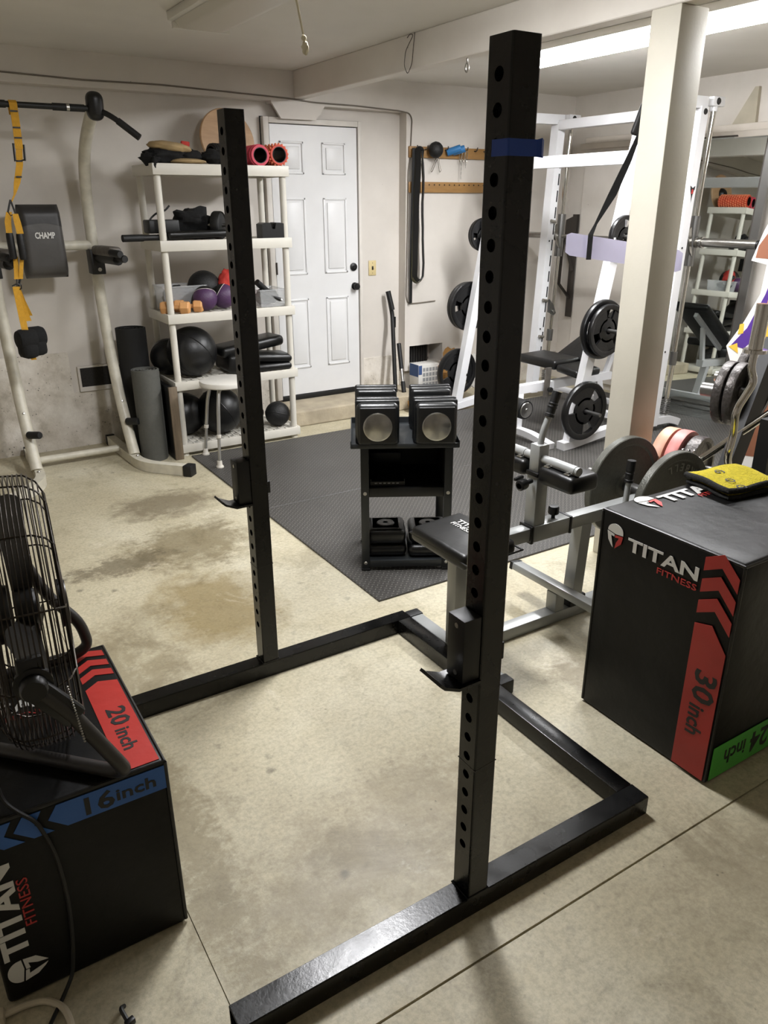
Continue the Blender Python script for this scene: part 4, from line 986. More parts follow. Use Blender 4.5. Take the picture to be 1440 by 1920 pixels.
# ----- fourth tier
z = zt[1]
t = sewn_ball('large black leather medicine ball on the fourth shelf', (1.715, 5.245, z+.171), .172, 'ball_vinyl', 'black_vinyl', (.6, .3, .5))
b = B(); b.tube([V((1.715, 5.245, z+.171))+V((math.cos(a), math.sin(a)*.3-.0, 0)).normalized()*0+ (V((.3, -.8, .5)).normalized().orthogonal().normalized()*math.cos(a)+V((.3, -.8, .5)).normalized().cross(V((.3, -.8, .5)).normalized().orthogonal().normalized())*math.sin(a))*.171 for a in [2*PI*i/48 for i in range(48)]], .0035, 6, closed=True); b.build('seam', 'black_vinyl', t)
sewn_ball('black medicine ball half hidden at the left end of the fourth shelf', (1.595, 5.40, z+.125), .125, 'ball_vinyl', 'black_vinyl', (.2, .9, .3))
def kick_pad(lab, c, size, rot, seed):
    t = thing('strike_pad', lab, 'pad', (c[0], c[1], z)); b = B(); b.obox(c, size, rot, .03, 4); b.build('pad', 'black_vinyl', t, 50)
    return t
kick_pad('curved black strike pad lying on top of the others on the fourth shelf', (2.14, 5.27, z+.175), (.50, .22, .075), roty(-.10) @ rotz(.1), 1)
kick_pad('black strike pad standing against the rack upright on the fourth shelf', (2.03, 5.26, z+.070), (.20, .30, .13), roty(.05), 2)
kick_pad('thin black pad under the stack at the right end of the fourth shelf', (2.27, 5.20, z+.0285), (.29, .22, .055), roty(.02), 3)
kick_pad('thick black pad lying on the thin one at the right end of the fourth shelf', (2.272, 5.20, z+.092), (.30, .22, .062), roty(.10), 4)

# ----- bottom tier
z = zt[0]
t = sewn_ball('large black medicine ball on the bottom shelf behind the stool', (1.885, 5.26, z+.165), .166, 'ball_vinyl', 'black_vinyl', (.8, .1, .5))
sewn_ball('black medicine ball at the left end of the bottom shelf', (1.655, 5.36, z+.150), .150, 'ball_vinyl', 'black_vinyl', (.1, .9, .3))
sewn_ball('small black slam ball at the right end of the bottom shelf', (2.315, 5.20, z+.092), .093, 'slam', 'black_rubber', (.3, .2, .9), 'slam_ball')
sewn_ball('black slam ball behind the rack upright on the bottom shelf', (2.13, 5.30, z+.105), .105, 'slam', 'black_rubber', (.3, .7, .5), 'slam_ball')

# ------------------------------------------------------------------ things round the shelf
def yoga(lab, c, r, h, m, logo=None):
    t = thing('yoga_mat', lab, 'yoga mat', (c[0], c[1], 0)); b = B()
    b.lathe([(0, 0), (r, 0), (r, h), (r-.006, h+.001), (r-.006, h-.012), (0, h-.012)], (c[0], c[1], 0), n=40); b.build('roll', m, t, 40)
    sp = [(c[0]+(r-.004)*(1-i/70)*math.cos(i*.36), c[1]+(r-.004)*(1-i/70)*math.sin(i*.36), h-.008) for i in range(64)]
    b = B(); b.tube(sp, .003, 4, sq=(.0035, .014), up=(0, 0, 1)); b.build('spiral_edge', m, t, 0)
    b = B(); b.tube([(c[0]+r*.96, c[1]-r*.2, .002), (c[0]+r*.96, c[1]-r*.2, h)], .007, 8); b.build('outer_edge', m, t)
    if logo:
        o = V((c[0]+r*.62, c[1]-r*.80, h*.62)); B().text(logo, o, (0, 0, -1), (.78, .62, 0), .05, .001, .0, 1.).build('lettering', 'white_print', t, 0)
    return t
yoga('grey foam yoga mat roll standing left of the shelf', (1.352, 5.165, 0), .088, .625, 'yoga_grey')
yoga('taller black yoga mat roll standing behind the grey roll', (1.355, 5.425, 0), .098, .865, 'yoga_black')
t = thing('leaning_board', 'dark panel with a weathered wooden edge standing against the left end of the shelf', 'panel', (1.49, 5.25, 0))
B().box(1.462, 1.498, 5.052, 5.47, 0, .505, .002).build('face_board', 'black_flat', t); B().box(1.4605, 1.5185, 5.030, 5.051, 0, .51, .003).build('edge_strip', 'plank', t)
st = thing('shower_stool', 'round white stool on aluminium legs in front of the shelf', 'stool', (1.76, 4.86, 0))
B().lathe([(0, .553), (.145, .555), (.168, .548), (.172, .535), (.170, .520), (.160, .512), (0, .512)], (1.795, 4.855, .0097), n=44).build('seat', 'stool_white', st, 40)
for (a) in (3.97, 2.2, 5.6, .6):
    d_ = V((math.cos(a), math.sin(a), 0)); c = V((1.795, 4.855, .0097))
    b = B(); b.tube([c+d_*.06+V((0, 0, .505)), c+d_*.120+V((0, 0, .505)), c+d_*.155+V((0, 0, .40)), c+d_*.185+V((0, 0, .205))], .0125, 12, smooth=.04); l = b.build('leg', 'alu', st)
    b = B(); b.tube([c+d_*.183+V((0, 0, .215)), c+d_*.208+V((0, 0, .03))], .0105, 12); b.build('lower_leg', 'alu', l)
    b = B(); b.lathe([(.0135, -.012), (.016, -.01), (.016, .01), (.0135, .012)], c+d_*.184+V((0, 0, .208)), d_*.12+V((0, 0, -1)), 14); b.build('collar', 'lens_off', l)
    b = B(); b.lathe([(0, 0), (.026, 0), (.026, .008), (.018, .018), (.016, .045), (0, .045)], c+d_*.209, n=18); b.build('foot_tip', 'lens_off', l)

# ------------------------------------------------------------------ rubber floor mats
for (y0, y1, lab) in ((2.557, 3.842, 'nearer black diamond-tread rubber mat under the dumbbell stand'), (3.846, 5.055, 'farther black diamond-tread rubber mat in front of the shelf')):
    tag(B().box(1.578, 5.50, y0, y1, .0005, .0095, .002, 1).build('rubber_mat', 'mat', None, 0, V((0, 0, 0))), lab, 'floor mat')

# ------------------------------------------------------------------ cords on the ceiling and beam
t = thing('pull_cord', 'white pull cord with a frayed knot hanging from the ceiling', 'cord', (1.10, 2.2, 2.0))
B().tube([(1.070, 2.2, ZC-.002), (1.083, 2.2, 2.36), (1.096, 2.2, 2.20), (1.121, 2.2, 2.085)], .0035, 8).build('cord', 'string', t)
b = B(); b.sphere((1.1225, 2.2, 2.076), .0075, seg=12); b.sphere((1.126, 2.2, 2.052), .010, (1, 1, 1.6), 14, None, .5, 4, 3); b.build('knot', 'string', t)
t = thing('wire_loop', 'thin wire loop hanging on the side of the ceiling beam', 'wire', (2.77, 4.12, 2.36))
B().tube([(2.775, 4.16, 2.515), (2.772, 4.13, 2.53), (2.770, 4.09, 2.52), (2.772, 4.13, 2.49), (2.770, 4.17, 2.45), (2.768, 4.18, 2.38), (2.766, 4.14, 2.33), (2.768, 4.10, 2.38), (2.770, 4.09, 2.46), (2.772, 4.08, 2.53)], .002, 5, smooth=.02).build('wire', 'dark_steel', t)
t = thing('eye_hook', 'steel eye hook screwed under the ceiling beam', 'hook', (2.815, 3.65, 2.355))
B().tube([(2.82, 3.66, 2.362), (2.82, 3.66, 2.335), (2.82, 3.648, 2.318), (2.82, 3.645, 2.300), (2.82, 3.66, 2.285), (2.82, 3.675, 2.300), (2.82, 3.672, 2.318), (2.82, 3.661, 2.333)], .0045, 8, smooth=.012).build('eye', 'galv', t)
# ------------------------------------------------------------------ dumbbell stand (turned about 30 degrees)
ang = math.atan2(-.503, .864)
CF = V((1.632, 2.855, 0))      # front left corner, on the mat
XM = frame_at(CF, ang)
zm = .0097
t = thing('dumbbell_stand', 'dark steel dumbbell stand with a tray top holding two block dumbbells', 'stand', CF, ang)
b = B(XM); b.box(-.012, .475, -.012, .392, .632, .640, .002); b.box(-.012, .475, -.014, -.010, .630, .652, .001); b.box(-.012, .475, .390, .394, .632, .668); b.box(-.014, -.010, -.014, .394, .632, .665); b.box(.473, .477, -.014, .394, .632, .665)
b.build('tray_top', 'stand', t)
for (x, y) in ((.03, .012), (.415, .012), (.03, .345), (.415, .345)):
    b = B(XM); b.box(x, x+.038, y, y+.030, zm+.01, .632, .003); l = b.build('leg', 'stand', t)
    B(XM).box(x-.002, x+.04, y-.002, y+.032, zm, zm+.011, .003).build('foot_cap', 'black_rubber', l)
    for z in (.405, .05): B(XM).lathe([(0, .004), (.006, .003), (.009, 0)], (x+.019, y-.0005, z), (0, -1, 0), 10).build('bolt', 'galv', l)
b = B(XM); b.box(.0681, .4149, .018, .030, .385, .43, .002); b.box(.0681, .4149, .030, .37, .425, .431); b.box(.0681, .4149, .358, .372, .431, .63); b.box(.062, .068, .0421, .3449, .43, .63); b.box(.415, .421, .0421, .3449, .43, .63); b.build('cabinet_shelf', 'black_flat', t)
b = B(XM); b.box(.0681, .4149, .014, .030, .028, .062, .002); b.box(.0681, .4149, .030, .36, .050, .056); b.build('bottom_shelf', 'stand', t)
def block_bell(lab, cx):
    tt = thing('adjustable_dumbbell', lab, 'dumbbell', XM @ V((cx, .17, .6405)), ang, 'block dumbbells on the stand')
    zc = .6405+.1015; b = B(XM)
    y = -.030; pl = [(.040, .109), (.030, .106), (.030, .109)]
    for w_, r in ((.052, .096), (.022, .101), (.028, .096), (.024, .101), (.034, .096)):
        b.obox((cx, y+w_/2, zc), (2*r*.98, w_-.002, 2*r), None, .034, 5); y += w_
    y2 = y+.105
    for w_, r in ((.034, .096), (.024, .101), (.030, .096), (.022, .101)):
        b.obox((cx, y2+w_/2, zc), (2*r*.98, w_-.002, 2*r), None, .034, 5); y2 += w_
    b.build('weights', 'dumb', tt, 45)
    b = B(XM); b.obox((cx, -.035, zc), (.160, .012, .164), None, .03, 4); b.build('end_panel', 'dumb_front', tt, 45)
    b = B(XM); b.lathe([(0, .016), (.058, .016), (.064, .012), (.065, 0)], (cx, -.034, zc-.005), (0, -1, 0), 40); b.build('end_disc', 'steel', tt, 40)
    B(XM).cyl((cx, y, zc), (cx, y+.105, zc), .017, 16).build('handle', 'steel', tt)
block_bell('left of the two black block dumbbells on the stand', .108); block_bell('right of the two black block dumbbells on the stand', .368)
tr_ = thing('dumbbell_tray', 'black plastic tray inside the upper compartment of the dumbbell stand', 'tray', XM @ V((.16, .15, .4315)), ang)
b = B(XM); b.box(.075, .235, .045, .30, .4315, .437, .002); b.box(.075, .235, .045, .049, .437, .452); b.box(.075, .079, .05, .30, .437, .462); b.box(.231, .235, .05, .30, .437, .462); b.box(.08, .23, .29, .30, .437, .515, .003); b.build('tray', 'black_plastic', tr_)
b = B(XM)
for i in range(6): b.box(.095+.02*i, .107+.02*i, .0435, .0452, .442, .447)
b.build('marks', 'print_grey', tr_, 0)
def sq_plate(lab, cx, cy, z, r, h, grp, hub=True):
    tt = thing('weight_block', lab, 'weight plate', XM @ V((cx, cy, z)), ang, grp)
    b = B(XM); b.obox((cx, cy, z+h/2), (2*r, 2*r, h), None, .028, 4); b.obox((cx, cy, z+h/2), (2*r*.97, 2*r*.97, h+.0), None, .03, 4); b.build('block', 'plate_black', tt, 45)
    if hub: b = B(XM); b.lathe([(.012, 0), (.012, .006), (.040, .006), (.046, 0)], (cx, cy, z+h-.002), n=28); b.build('hub_ring', 'plate_black', tt, 45)
g_ = 'square plates on the bottom of the stand'
sq_plate('lower plate of the left stack under the dumbbell stand', .150, .16, .0565, .098, .064, g_, False); sq_plate('upper plate of the left stack under the dumbbell stand', .148, .155, .121, .096, .078, g_)
sq_plate('lower plate of the right stack under the dumbbell stand', .352, .145, .0565, .098, .064, g_, False); sq_plate('upper plate of the right stack under the dumbbell stand', .356, .16, .121, .096, .074, g_)

# ------------------------------------------------------------------ weight plates
def grip_plate(name, lab, c, axis, R, th, m, group=None, spin=0., bore=.0255, hubtext=None):
    """disc with three hand slots: rim, hub, spokes"""
    c = V(c); ax_ = V(axis).normalized(); ref = ax_.orthogonal().normalized(); ref = (Matrix.Rotation(spin, 3, ax_) @ ref)
    t = thing(name, lab, 'weight plate', c, 0, group); h = th/2
    b = B(); b.lathe([(R*.80, -h*.8), (R*.84, -h), (R*.97, -h), (R, -h*.6), (R, h*.6), (R*.97, h), (R*.84, h), (R*.80, h*.8), (R*.80, -h*.8)], c, ax_, 48, ref=ref); b.build('rim', m, t, 40)
    b = B()
    b.lathe([(bore, -h*.9), (R*.30, -h*.9), (R*.38, -h*.5), (R*.46, -h*.5), (R*.46, h*.5), (R*.38, h*.5), (R*.30, h*.9), (bore, h*.9), (bore, -h*.9)], c, ax_, 36, ref=ref)
    for k in range(3):
        a = 2*PI*k/3; b.sector(R*.38, R*.82, a-.74, a+.74, -h*.5, h*.5, c, ax_, ref, 10)
    b.build('web', m, t, 40)
    return t
def solid_plate(name, lab, c, axis, R, th, m, group=None, bore=.0255, text=None, face=1, flip=False, tm=None):
    c = V(c); ax_ = V(axis).normalized(); t = thing(name, lab, 'weight plate', c, 0, group); h = th/2
    def pr(s): return [(bore, s*h), (R*.22, s*h), (R*.25, s*h*.55), (R*.82, s*h*.55), (R*.86, s*h), (R*.985, s*h), (R, s*h*.8)]
    b = B(); b.lathe(pr(-1)+pr(1)[::-1]+[(bore, -h)], c, ax_, 56); b.build('disc', m, t, 40)
    if text:
        u_ = V((1, 0, 0)); n_ = ax_*face
        b = B()
        for body, a0, rr, sz in text:
            wd = len(body)*sz*.72
            e1 = V((0, 0, 1)); e1 = (e1-n_*e1.dot(n_)).normalized(); e2 = e1.cross(n_)   # e1 up, e2 right when facing the plate
            for i, ch in enumerate(body):
                a = a0+(i-(len(body)-1)/2)*sz*.80/rr
                rad = e1*math.cos(a)+e2*math.sin(a); tg = -e1*math.sin(a)+e2*math.cos(a)
                if flip: a = a0-(i-(len(body)-1)/2)*sz*.80/rr; rad = -(e1*math.cos(a)+e2*math.sin(a)); tg = e1*math.sin(a)-e2*math.cos(a)
                b.text(ch, c+n_*(h*.55)+(-rad if flip else rad)*(rr+(sz*.35 if flip else -sz*.35)), tg, rad, sz, .003, .012, 1., 'CENTER')
        b.build('lettering', tm or m, t, 0)
    return t

# ------------------------------------------------------------------ seated calf machine in grey tube
cm = thing('calf_raise_machine', 'grey tube seated calf machine with black seat and knee pads behind the rack', 'exercise machine', (2.0, 2.03, 0))
yc = 2.032
B().box(1.63, 2.74, yc-.03, yc+.03, .001, .052, .004).build('base_tube', 'grey_steel', cm)
b = B(); b.box(1.572, 1.628, 1.755, 2.31, .001, .055, .004); ft = b.build('front_foot', 'grey_steel', cm)
for y in (1.745, 2.318): B().box(1.568, 1.632, y-.028, y+.022, .0, .060, .006).build('end_cap', 'black_rubber', ft)
B().box(2.70, 2.76, 1.90, 2.16, .001, .055, .004).build('rear_foot', 'grey_steel', cm)
B().box(1.573, 1.627, yc-.027, yc+.027, .056, .455, .004).build('seat_post', 'grey_steel', cm)
b = B(); b.obox((1.625, yc+.01, .487), (.245, .335, .062), roty(-.04), .022, 4); sp_ = b.build('seat', 'black_vinyl', cm, 50)
B().tube([(1.505, 1.843, .485), (1.745, 1.843, .495), (1.745, 2.21, .495), (1.505, 2.21, .485)], .004, 6, closed=True).build('piping', 'black_flat', sp_)
o = V((1.665, 2.135, .5215)); uu = V((.0, -1, 0)); vv = V((1, 0, .04)).normalized()
B().text('TITAN', o, uu, vv, .034, .001, .02, 1.4).build('lettering', 'white_print', sp_, 0); B().text('FITNESS', o-vv*.028, uu, vv, .030, .001, .006, 1.05).build('lettering', 'white_print', sp_, 0)
B().box(1.60, 2.90, yc-.027, yc+.027, .420, .474, .004).build('lever_arm', 'grey_steel', cm)
b = B(); b.box(1.935, 2.140, yc-.034, yc+.034, .413, .481, .004); slv = b.build('slide_sleeve', 'grey_steel', cm)
for x in (1.930, 2.135): B().box(x, x+.014, yc-.037, yc+.037, .410, .484, .003).build('collar', 'black_plastic', slv)
b = B(); b.cyl((2.075, yc, .481), (2.075, yc, .50), .008, 12); b.lathe([(0, .035), (.018, .034), (.022, .028), (.022, .004), (.018, 0), (0, 0)], (2.075, yc, .497), n=18); b.build('lock_knob', 'black_plastic', slv)
B().box(1.945, 2.003, yc-.029, yc+.029, .481, .695, .003).build('column', 'grey_steel', cm); B().box(1.941, 2.007, yc-.033, yc+.033, .683, .70, .003).build('collar', 'black_plastic', slv)
cl = B().box(1.949, 1.999, yc-.025, yc+.025, .70, .806, .002).build('inner_column', 'grey_steel', cm)
b = B(); b.cyl((1.94, yc-.005, .665), (1.905, yc-.005, .660), .009, 12); b.lathe([(.010, .0), (.019, .002), (.021, .010), (.021, .034), (.012, .038), (.010, .02)], (1.91, yc-.005, .661), (-1, -.1, -.1), 18); b.build('lock_knob', 'black_plastic', cm)
B().obox((1.905, yc+.03, .672), (.05, .012, .012), rotz(.2), .002).build('pin', 'black_flat', cm)
rod = B().tube([(1.972, 1.822, .752), (1.972, 2.245, .752)], .0165, 16).build('pad_rod', 'grey_steel', cm)
for y0, y1 in ((1.835, 1.965), (2.10, 2.235)): B().tube([(1.972, y0, .752), (1.972, y1, .752)], .0185, 16).build('rod_sleeve', 'grey_steel', rod)
for y0, y1 in ((1.812, 1.996), (2.068, 2.252)):
    b = B(); b.box(1.93, 2.075, y0, y1, .668, .735, .022, 4); b.displace(lambda c: c+V((0, 0, .004*noise.noise(c*18)))); kp = b.build('knee_pad', 'black_vinyl', cm, 50)
    for yy in (y0+.045, y1-.035): 
        B().box(1.945, 1.985, yy-.012, yy+.014, .735, .740, .001).build('bracket', 'galv', kp); B().lathe([(0, .007), (.006, .006), (.007, 0)], (1.951, yy, .740), n=8).build('bolt', 'galv', kp)
h = B().tube([(1.975, yc, .80), (1.985, yc, .855), (2.008, yc, .905), (2.038, yc, .99)], .0125, 14, smooth=.04).build('handle', 'grey_steel', cm)
b = B(); d_ = V((.030, 0, .085)).normalized(); p0 = V((2.008, yc, .905))
b.lathe([(.0145, 0), (.019, .001), (.019, .012), (.017, .014), (.017, .035), (.019, .037), (.019, .041), (.017, .043), (.017, .047), (.019, .049), (.019, .053), (.017, .055), (.018, .098), (.0, .099)], p0, d_, 18); b.build('grip', 'black_rubber', h)
b = B(); b.tube([(2.245, yc, .425), (2.228, yc, .10), (2.226, yc, .075)], .05, sq=(.056, .056), up=(1, 0, 0)); b.build('pivot_post', 'grey_steel', cm)
B().box(2.185, 2.275, yc-.036, yc+.036, .052, .10, .006).build('pivot_bracket', 'black_flat', cm)
b = B(); b.box(2.105, 2.155, yc-.028, yc+.028, .052, .135, .002); b.build('footrest_post', 'grey_steel', cm)
b = B(); b.obox((2.135, 2.03, .150), (.055, .52, .032), roty(.12), .004); fr_ = b.build('footrest', 'grey_steel', cm)
B().obox((2.135, 2.293, .150), (.059, .018, .036), roty(.12), .003).build('end_cap', 'black_rubber', fr_)
B().cyl((2.60, 1.76, .485), (2.60, 2.34, .485), .0245, 20).build('weight_sleeve', 'gunmetal', cm)
h = B().cyl((2.462, yc-.03, .474), (2.468, yc-.03, .58), .0125, 14).build('handle', 'grey_steel', cm)
B().lathe([(.0145, 0), (.019, .001), (.019, .012), (.017, .014), (.017, .035), (.019, .037), (.019, .041), (.017, .043), (.017, .050), (.019, .052), (.018, .095), (.0, .096)], (2.466, yc-.03, .565), (.05, 0, 1), 18).build('grip', 'black_rubber', h)
solid_plate('barbell_plate', 'large grey plate on the far end of the calf machine sleeve', (2.60, 2.14, .485), (0, 1, 0), .222, .036, 'plate_grey')
solid_plate('barbell_plate', 'large grey plate with raised BARBELL lettering beside the tall plyo box', (2.60, 1.885, .485), (0, 1, 0), .222, .036, 'plate_grey', None, .0255, [('BARBELL', .42, .155, .046), ('STANDARD', PI+.42, .155, .044)], -1, True, 'letter_grey')

# ------------------------------------------------------------------ wall rails with bands, ball and clips
for (z0, z1, lab, drop) in ((1.992, 2.075, 'upper wooden rail with hooks on the white wall', 0), (1.730, 1.812, 'lower wooden rail drilled with small holes on the white wall', 1)):
    t = thing('wall_rail', lab, 'rail', (4.2, YA, z0)); b = B(); b.box(3.782, 4.98, YA-.022, YA-.001, z0, z1, .004)
    b.build('board', 'oak', t)
    if drop:
        b = B()
        for i in range(20): b.cyl((3.93+.052*i, YA-.0228, z1-.022), (3.93+.052*i, YA-.0215, z1-.022), .006, 10)
        b.build('holes', 'hole', t, 0)
    else:
        for i in range(11):
            x = 3.83+.102*i; B().tube([(x, YA-.02, z1-.02), (x, YA-.05, z1-.022), (x, YA-.062, z1-.012), (x, YA-.066, z1+.006)], .0045, 6, smooth=.012).build('peg', 'dark_steel', t)
def hung_loop(lab, x, half, w, zt_, zb, m, y, th=.006, twist=0.):
    b = B(); pts = [(x+half*.55*math.cos(PI*k/8), y, zt_+.012*math.sin(PI*k/8)) for k in range(9)]
    n_ = 10
    pts += [(x-half*(.55+.45*i/n_)+.003*math.sin(i*1.3), y-.006*math.sin(i*.8), zt_-(zt_-zb)*i/n_) for i in range(1, n_)]
    pts += [(x-half*math.cos(PI*k/10), y, zb-half*1.1*math.sin(PI*k/10)) for k in range(11)]
    pts += [(x+half*(.55+.45*(n_-i)/n_)+.003*math.sin(i*1.9), y-.006*math.sin(i), zb+(zt_-zb)*i/n_) for i in range(1, n_)]
    b.tube(pts, .01, sq=(w, th), up=(.8, .6, 0), closed=True)
    return tag(b.build('resistance_band', m, None, 50), lab, 'resistance band', 'resistance bands on the wall rail')
hung_loop('wide black resistance band looped over the first pegs of the upper wall rail', 3.853, .042, .008, 2.045, 1.085, 'black_rubber', YA-.075, .046)
hung_loop('olive resistance band hanging just inside the wide black one', 3.853, .052, .006, 2.030, 1.075, 'olive', YA-.055, .022)
tag(B().tube([(3.805, YA-.05, 2.06), (3.803, YA-.04, 1.6), (3.800, YA-.035, 1.2), (3.802, YA-.03, .85)], .01, sq=(.026, .008), up=(0, -1, 0)).build('resistance_band', 'black_rubber', None, 30), 'longest thin black band hanging straight down left-most on the wall rail', 'resistance band', 'resistance bands on the wall rail')
tag(B().sphere((4.005, YA-.075, 2.050), .062, (1, .9, 1), 28, None, .03, 5, 2).build('massage_ball', 'slam', None, 60), 'round black rubber ball on the upper wall rail', 'ball')
t = thing('carabiner_clip', 'pair of steel spring clips hanging under the ball on the wall rail', 'clips', (4.03, YA-.05, 1.9))
for (x0, x1) in ((4.03, 3.99), (4.055, 4.075)): B().tube([(4.035, YA-.05, 2.01), (4.045, YA-.055, 2.04), (4.055, YA-.05, 2.01), ((4.04+x1)/2+.008, YA-.045, 1.95), (x1+.010, YA-.042, 1.90), (x1, YA-.042, 1.885), (x1-.010, YA-.045, 1.895), ((4.04+x1)/2-.008, YA-.048, 1.95)], .0028, 6, closed=True, smooth=.006).build('clip', 'chrome', t)
t = thing('bar_grip', 'pair of blue rubber bar grips on the upper wall rail', 'grips', (4.22, YA-.07, 2.04))
for (p, q) in (((4.145, YA-.035, 2.035), (4.235, YA-.105, 2.070)), ((4.205, YA-.035, 2.040), (4.285, YA-.095, 2.068))):
    d_ = V(q)-V(p); L = d_.length; b = B(); b.lathe([(.012, 0), (.026, .002), (.028, .01), (.028, L-.01), (.026, L), (.012, L), (.011, L-.03)], p, d_, 22); b.build('grip', 'blue_grip', t, 40)
t = thing('chain_clip', 'steel spring clips and chains hanging beside the blue grips', 'clips', (4.31, YA-.05, 1.9))
for (x, zb, n_) in ((4.290, 1.83, 9), (4.335, 1.92, 4)):
    b = B()
    for i in range(n_):
        z = 1.985-.0175*i; b.tube([(x+(.004 if i % 2 else 0)*math.cos(a)+(.005*math.cos(a) if i % 2 == 0 else 0), YA-.045+(.005*math.cos(a) if i % 2 else 0), z+.010*math.sin(a)) for a in [2*PI*k/8 for k in range(8)]], .0016, 5, closed=True)
    b.build('chain', 'steel', t)
for x in (4.275, 4.305, 4.335): B().tube([(x, YA-.05, 2.055), (x+.012, YA-.055, 2.04), (x+.008, YA-.048, 1.975), (x-.006, YA-.046, 1.965), (x-.010, YA-.05, 2.035)], .003, 6, closed=True, smooth=.008).build('clip', 'chrome', t)

# ------------------------------------------------------------------ corner by the step: leaning bars, box, bags
zs = .1255
t = thing('leaning_bar', 'tall black bent bar leaning on the wall right of the door', 'bar', (3.60, 5.6, zs))
B().tube([(3.575, 5.50, zs), (3.625, 5.62, .63), (3.640, 5.655, .76), (3.612, 5.68, .95)], .018, 12, smooth=.03).build('tube', 'black_flat', t)
B().tube([(3.637, 5.650, .80), (3.612, 5.68, .955)], .022, 12).build('grip', 'black_rubber', t); B().obox((3.652, 5.635, .70), (.012, .02, .09), None, .002).build('hook', 'black_flat', t)
t = thing('leaning_bar', 'shorter bar with a steel middle leaning beside the tall black bar', 'bar', (3.63, 5.5, zs))
B().tube([(3.63, 5.45, zs), (3.672, 5.60, .52)], .013, 12).build('shaft', 'steel', t)
for k0, k1 in ((0, .22), (.48, 1.)):
    p, q = V((3.63, 5.45, zs)), V((3.672, 5.60, .52)); B().tube([p.lerp(q, k0), p.lerp(q, k1)], .019, 12).build('grip', 'black_rubber', t)
t = thing('product_box', 'white printed cardboard box with small pictures standing under the wall vent', 'box', (3.86, 5.56, 0))
b = B(); b.box(3.80, 4.02, 5.475, 5.62, .0005, .335, .003); b.build('carton', 'cardboard', t)
b = B()
for r in range(6):
    for c_ in range(5): b.box(3.845+.034*c_, 3.870+.034*c_, 5.4740, 5.4752, .055+.044*r, .086+.044*r)
b.build('pictures', 'print_grey', t, 0)
b = B(); b.box(3.7988, 3.8004, 5.48, 5.615, .23, .335); b.box(3.80, 3.835, 5.4740, 5.4752, .25, .33); b.build('blue_panel', 'print_blue', t, 0)
tag(B().sphere((3.70, 5.30, .075), .10, (1.0, .7, .75), 26, None, .55, 3.5, 4).build('plastic_bag', 'bag', None, 50), 'crumpled clear plastic bag on the floor in front of the printed box', 'bag')
tag(B().sphere((3.60, 5.24, .075), .075, (.7, .8, 1.0), 20, None, .4, 3, 6).build('paper_scrap', 'kraft', None, 50), 'brown paper scrap beside the clear plastic bag on the floor', 'paper')
tag(B().sphere((4.16, 5.45, .22), .19, (.75, .6, 1.15), 28, None, .4, 3, 7).build('paper_bag', 'kraft', None, 50), 'brown paper bag beside the printed box behind the black plate', 'bag')
tag(B().sphere((4.24, 5.28, .26), .13, (.8, .6, 1.0), 24, None, .55, 3.5, 8).build('plastic_bag', 'bag', None, 50), 'crumpled clear plastic bag on top of the brown paper bag', 'bag')
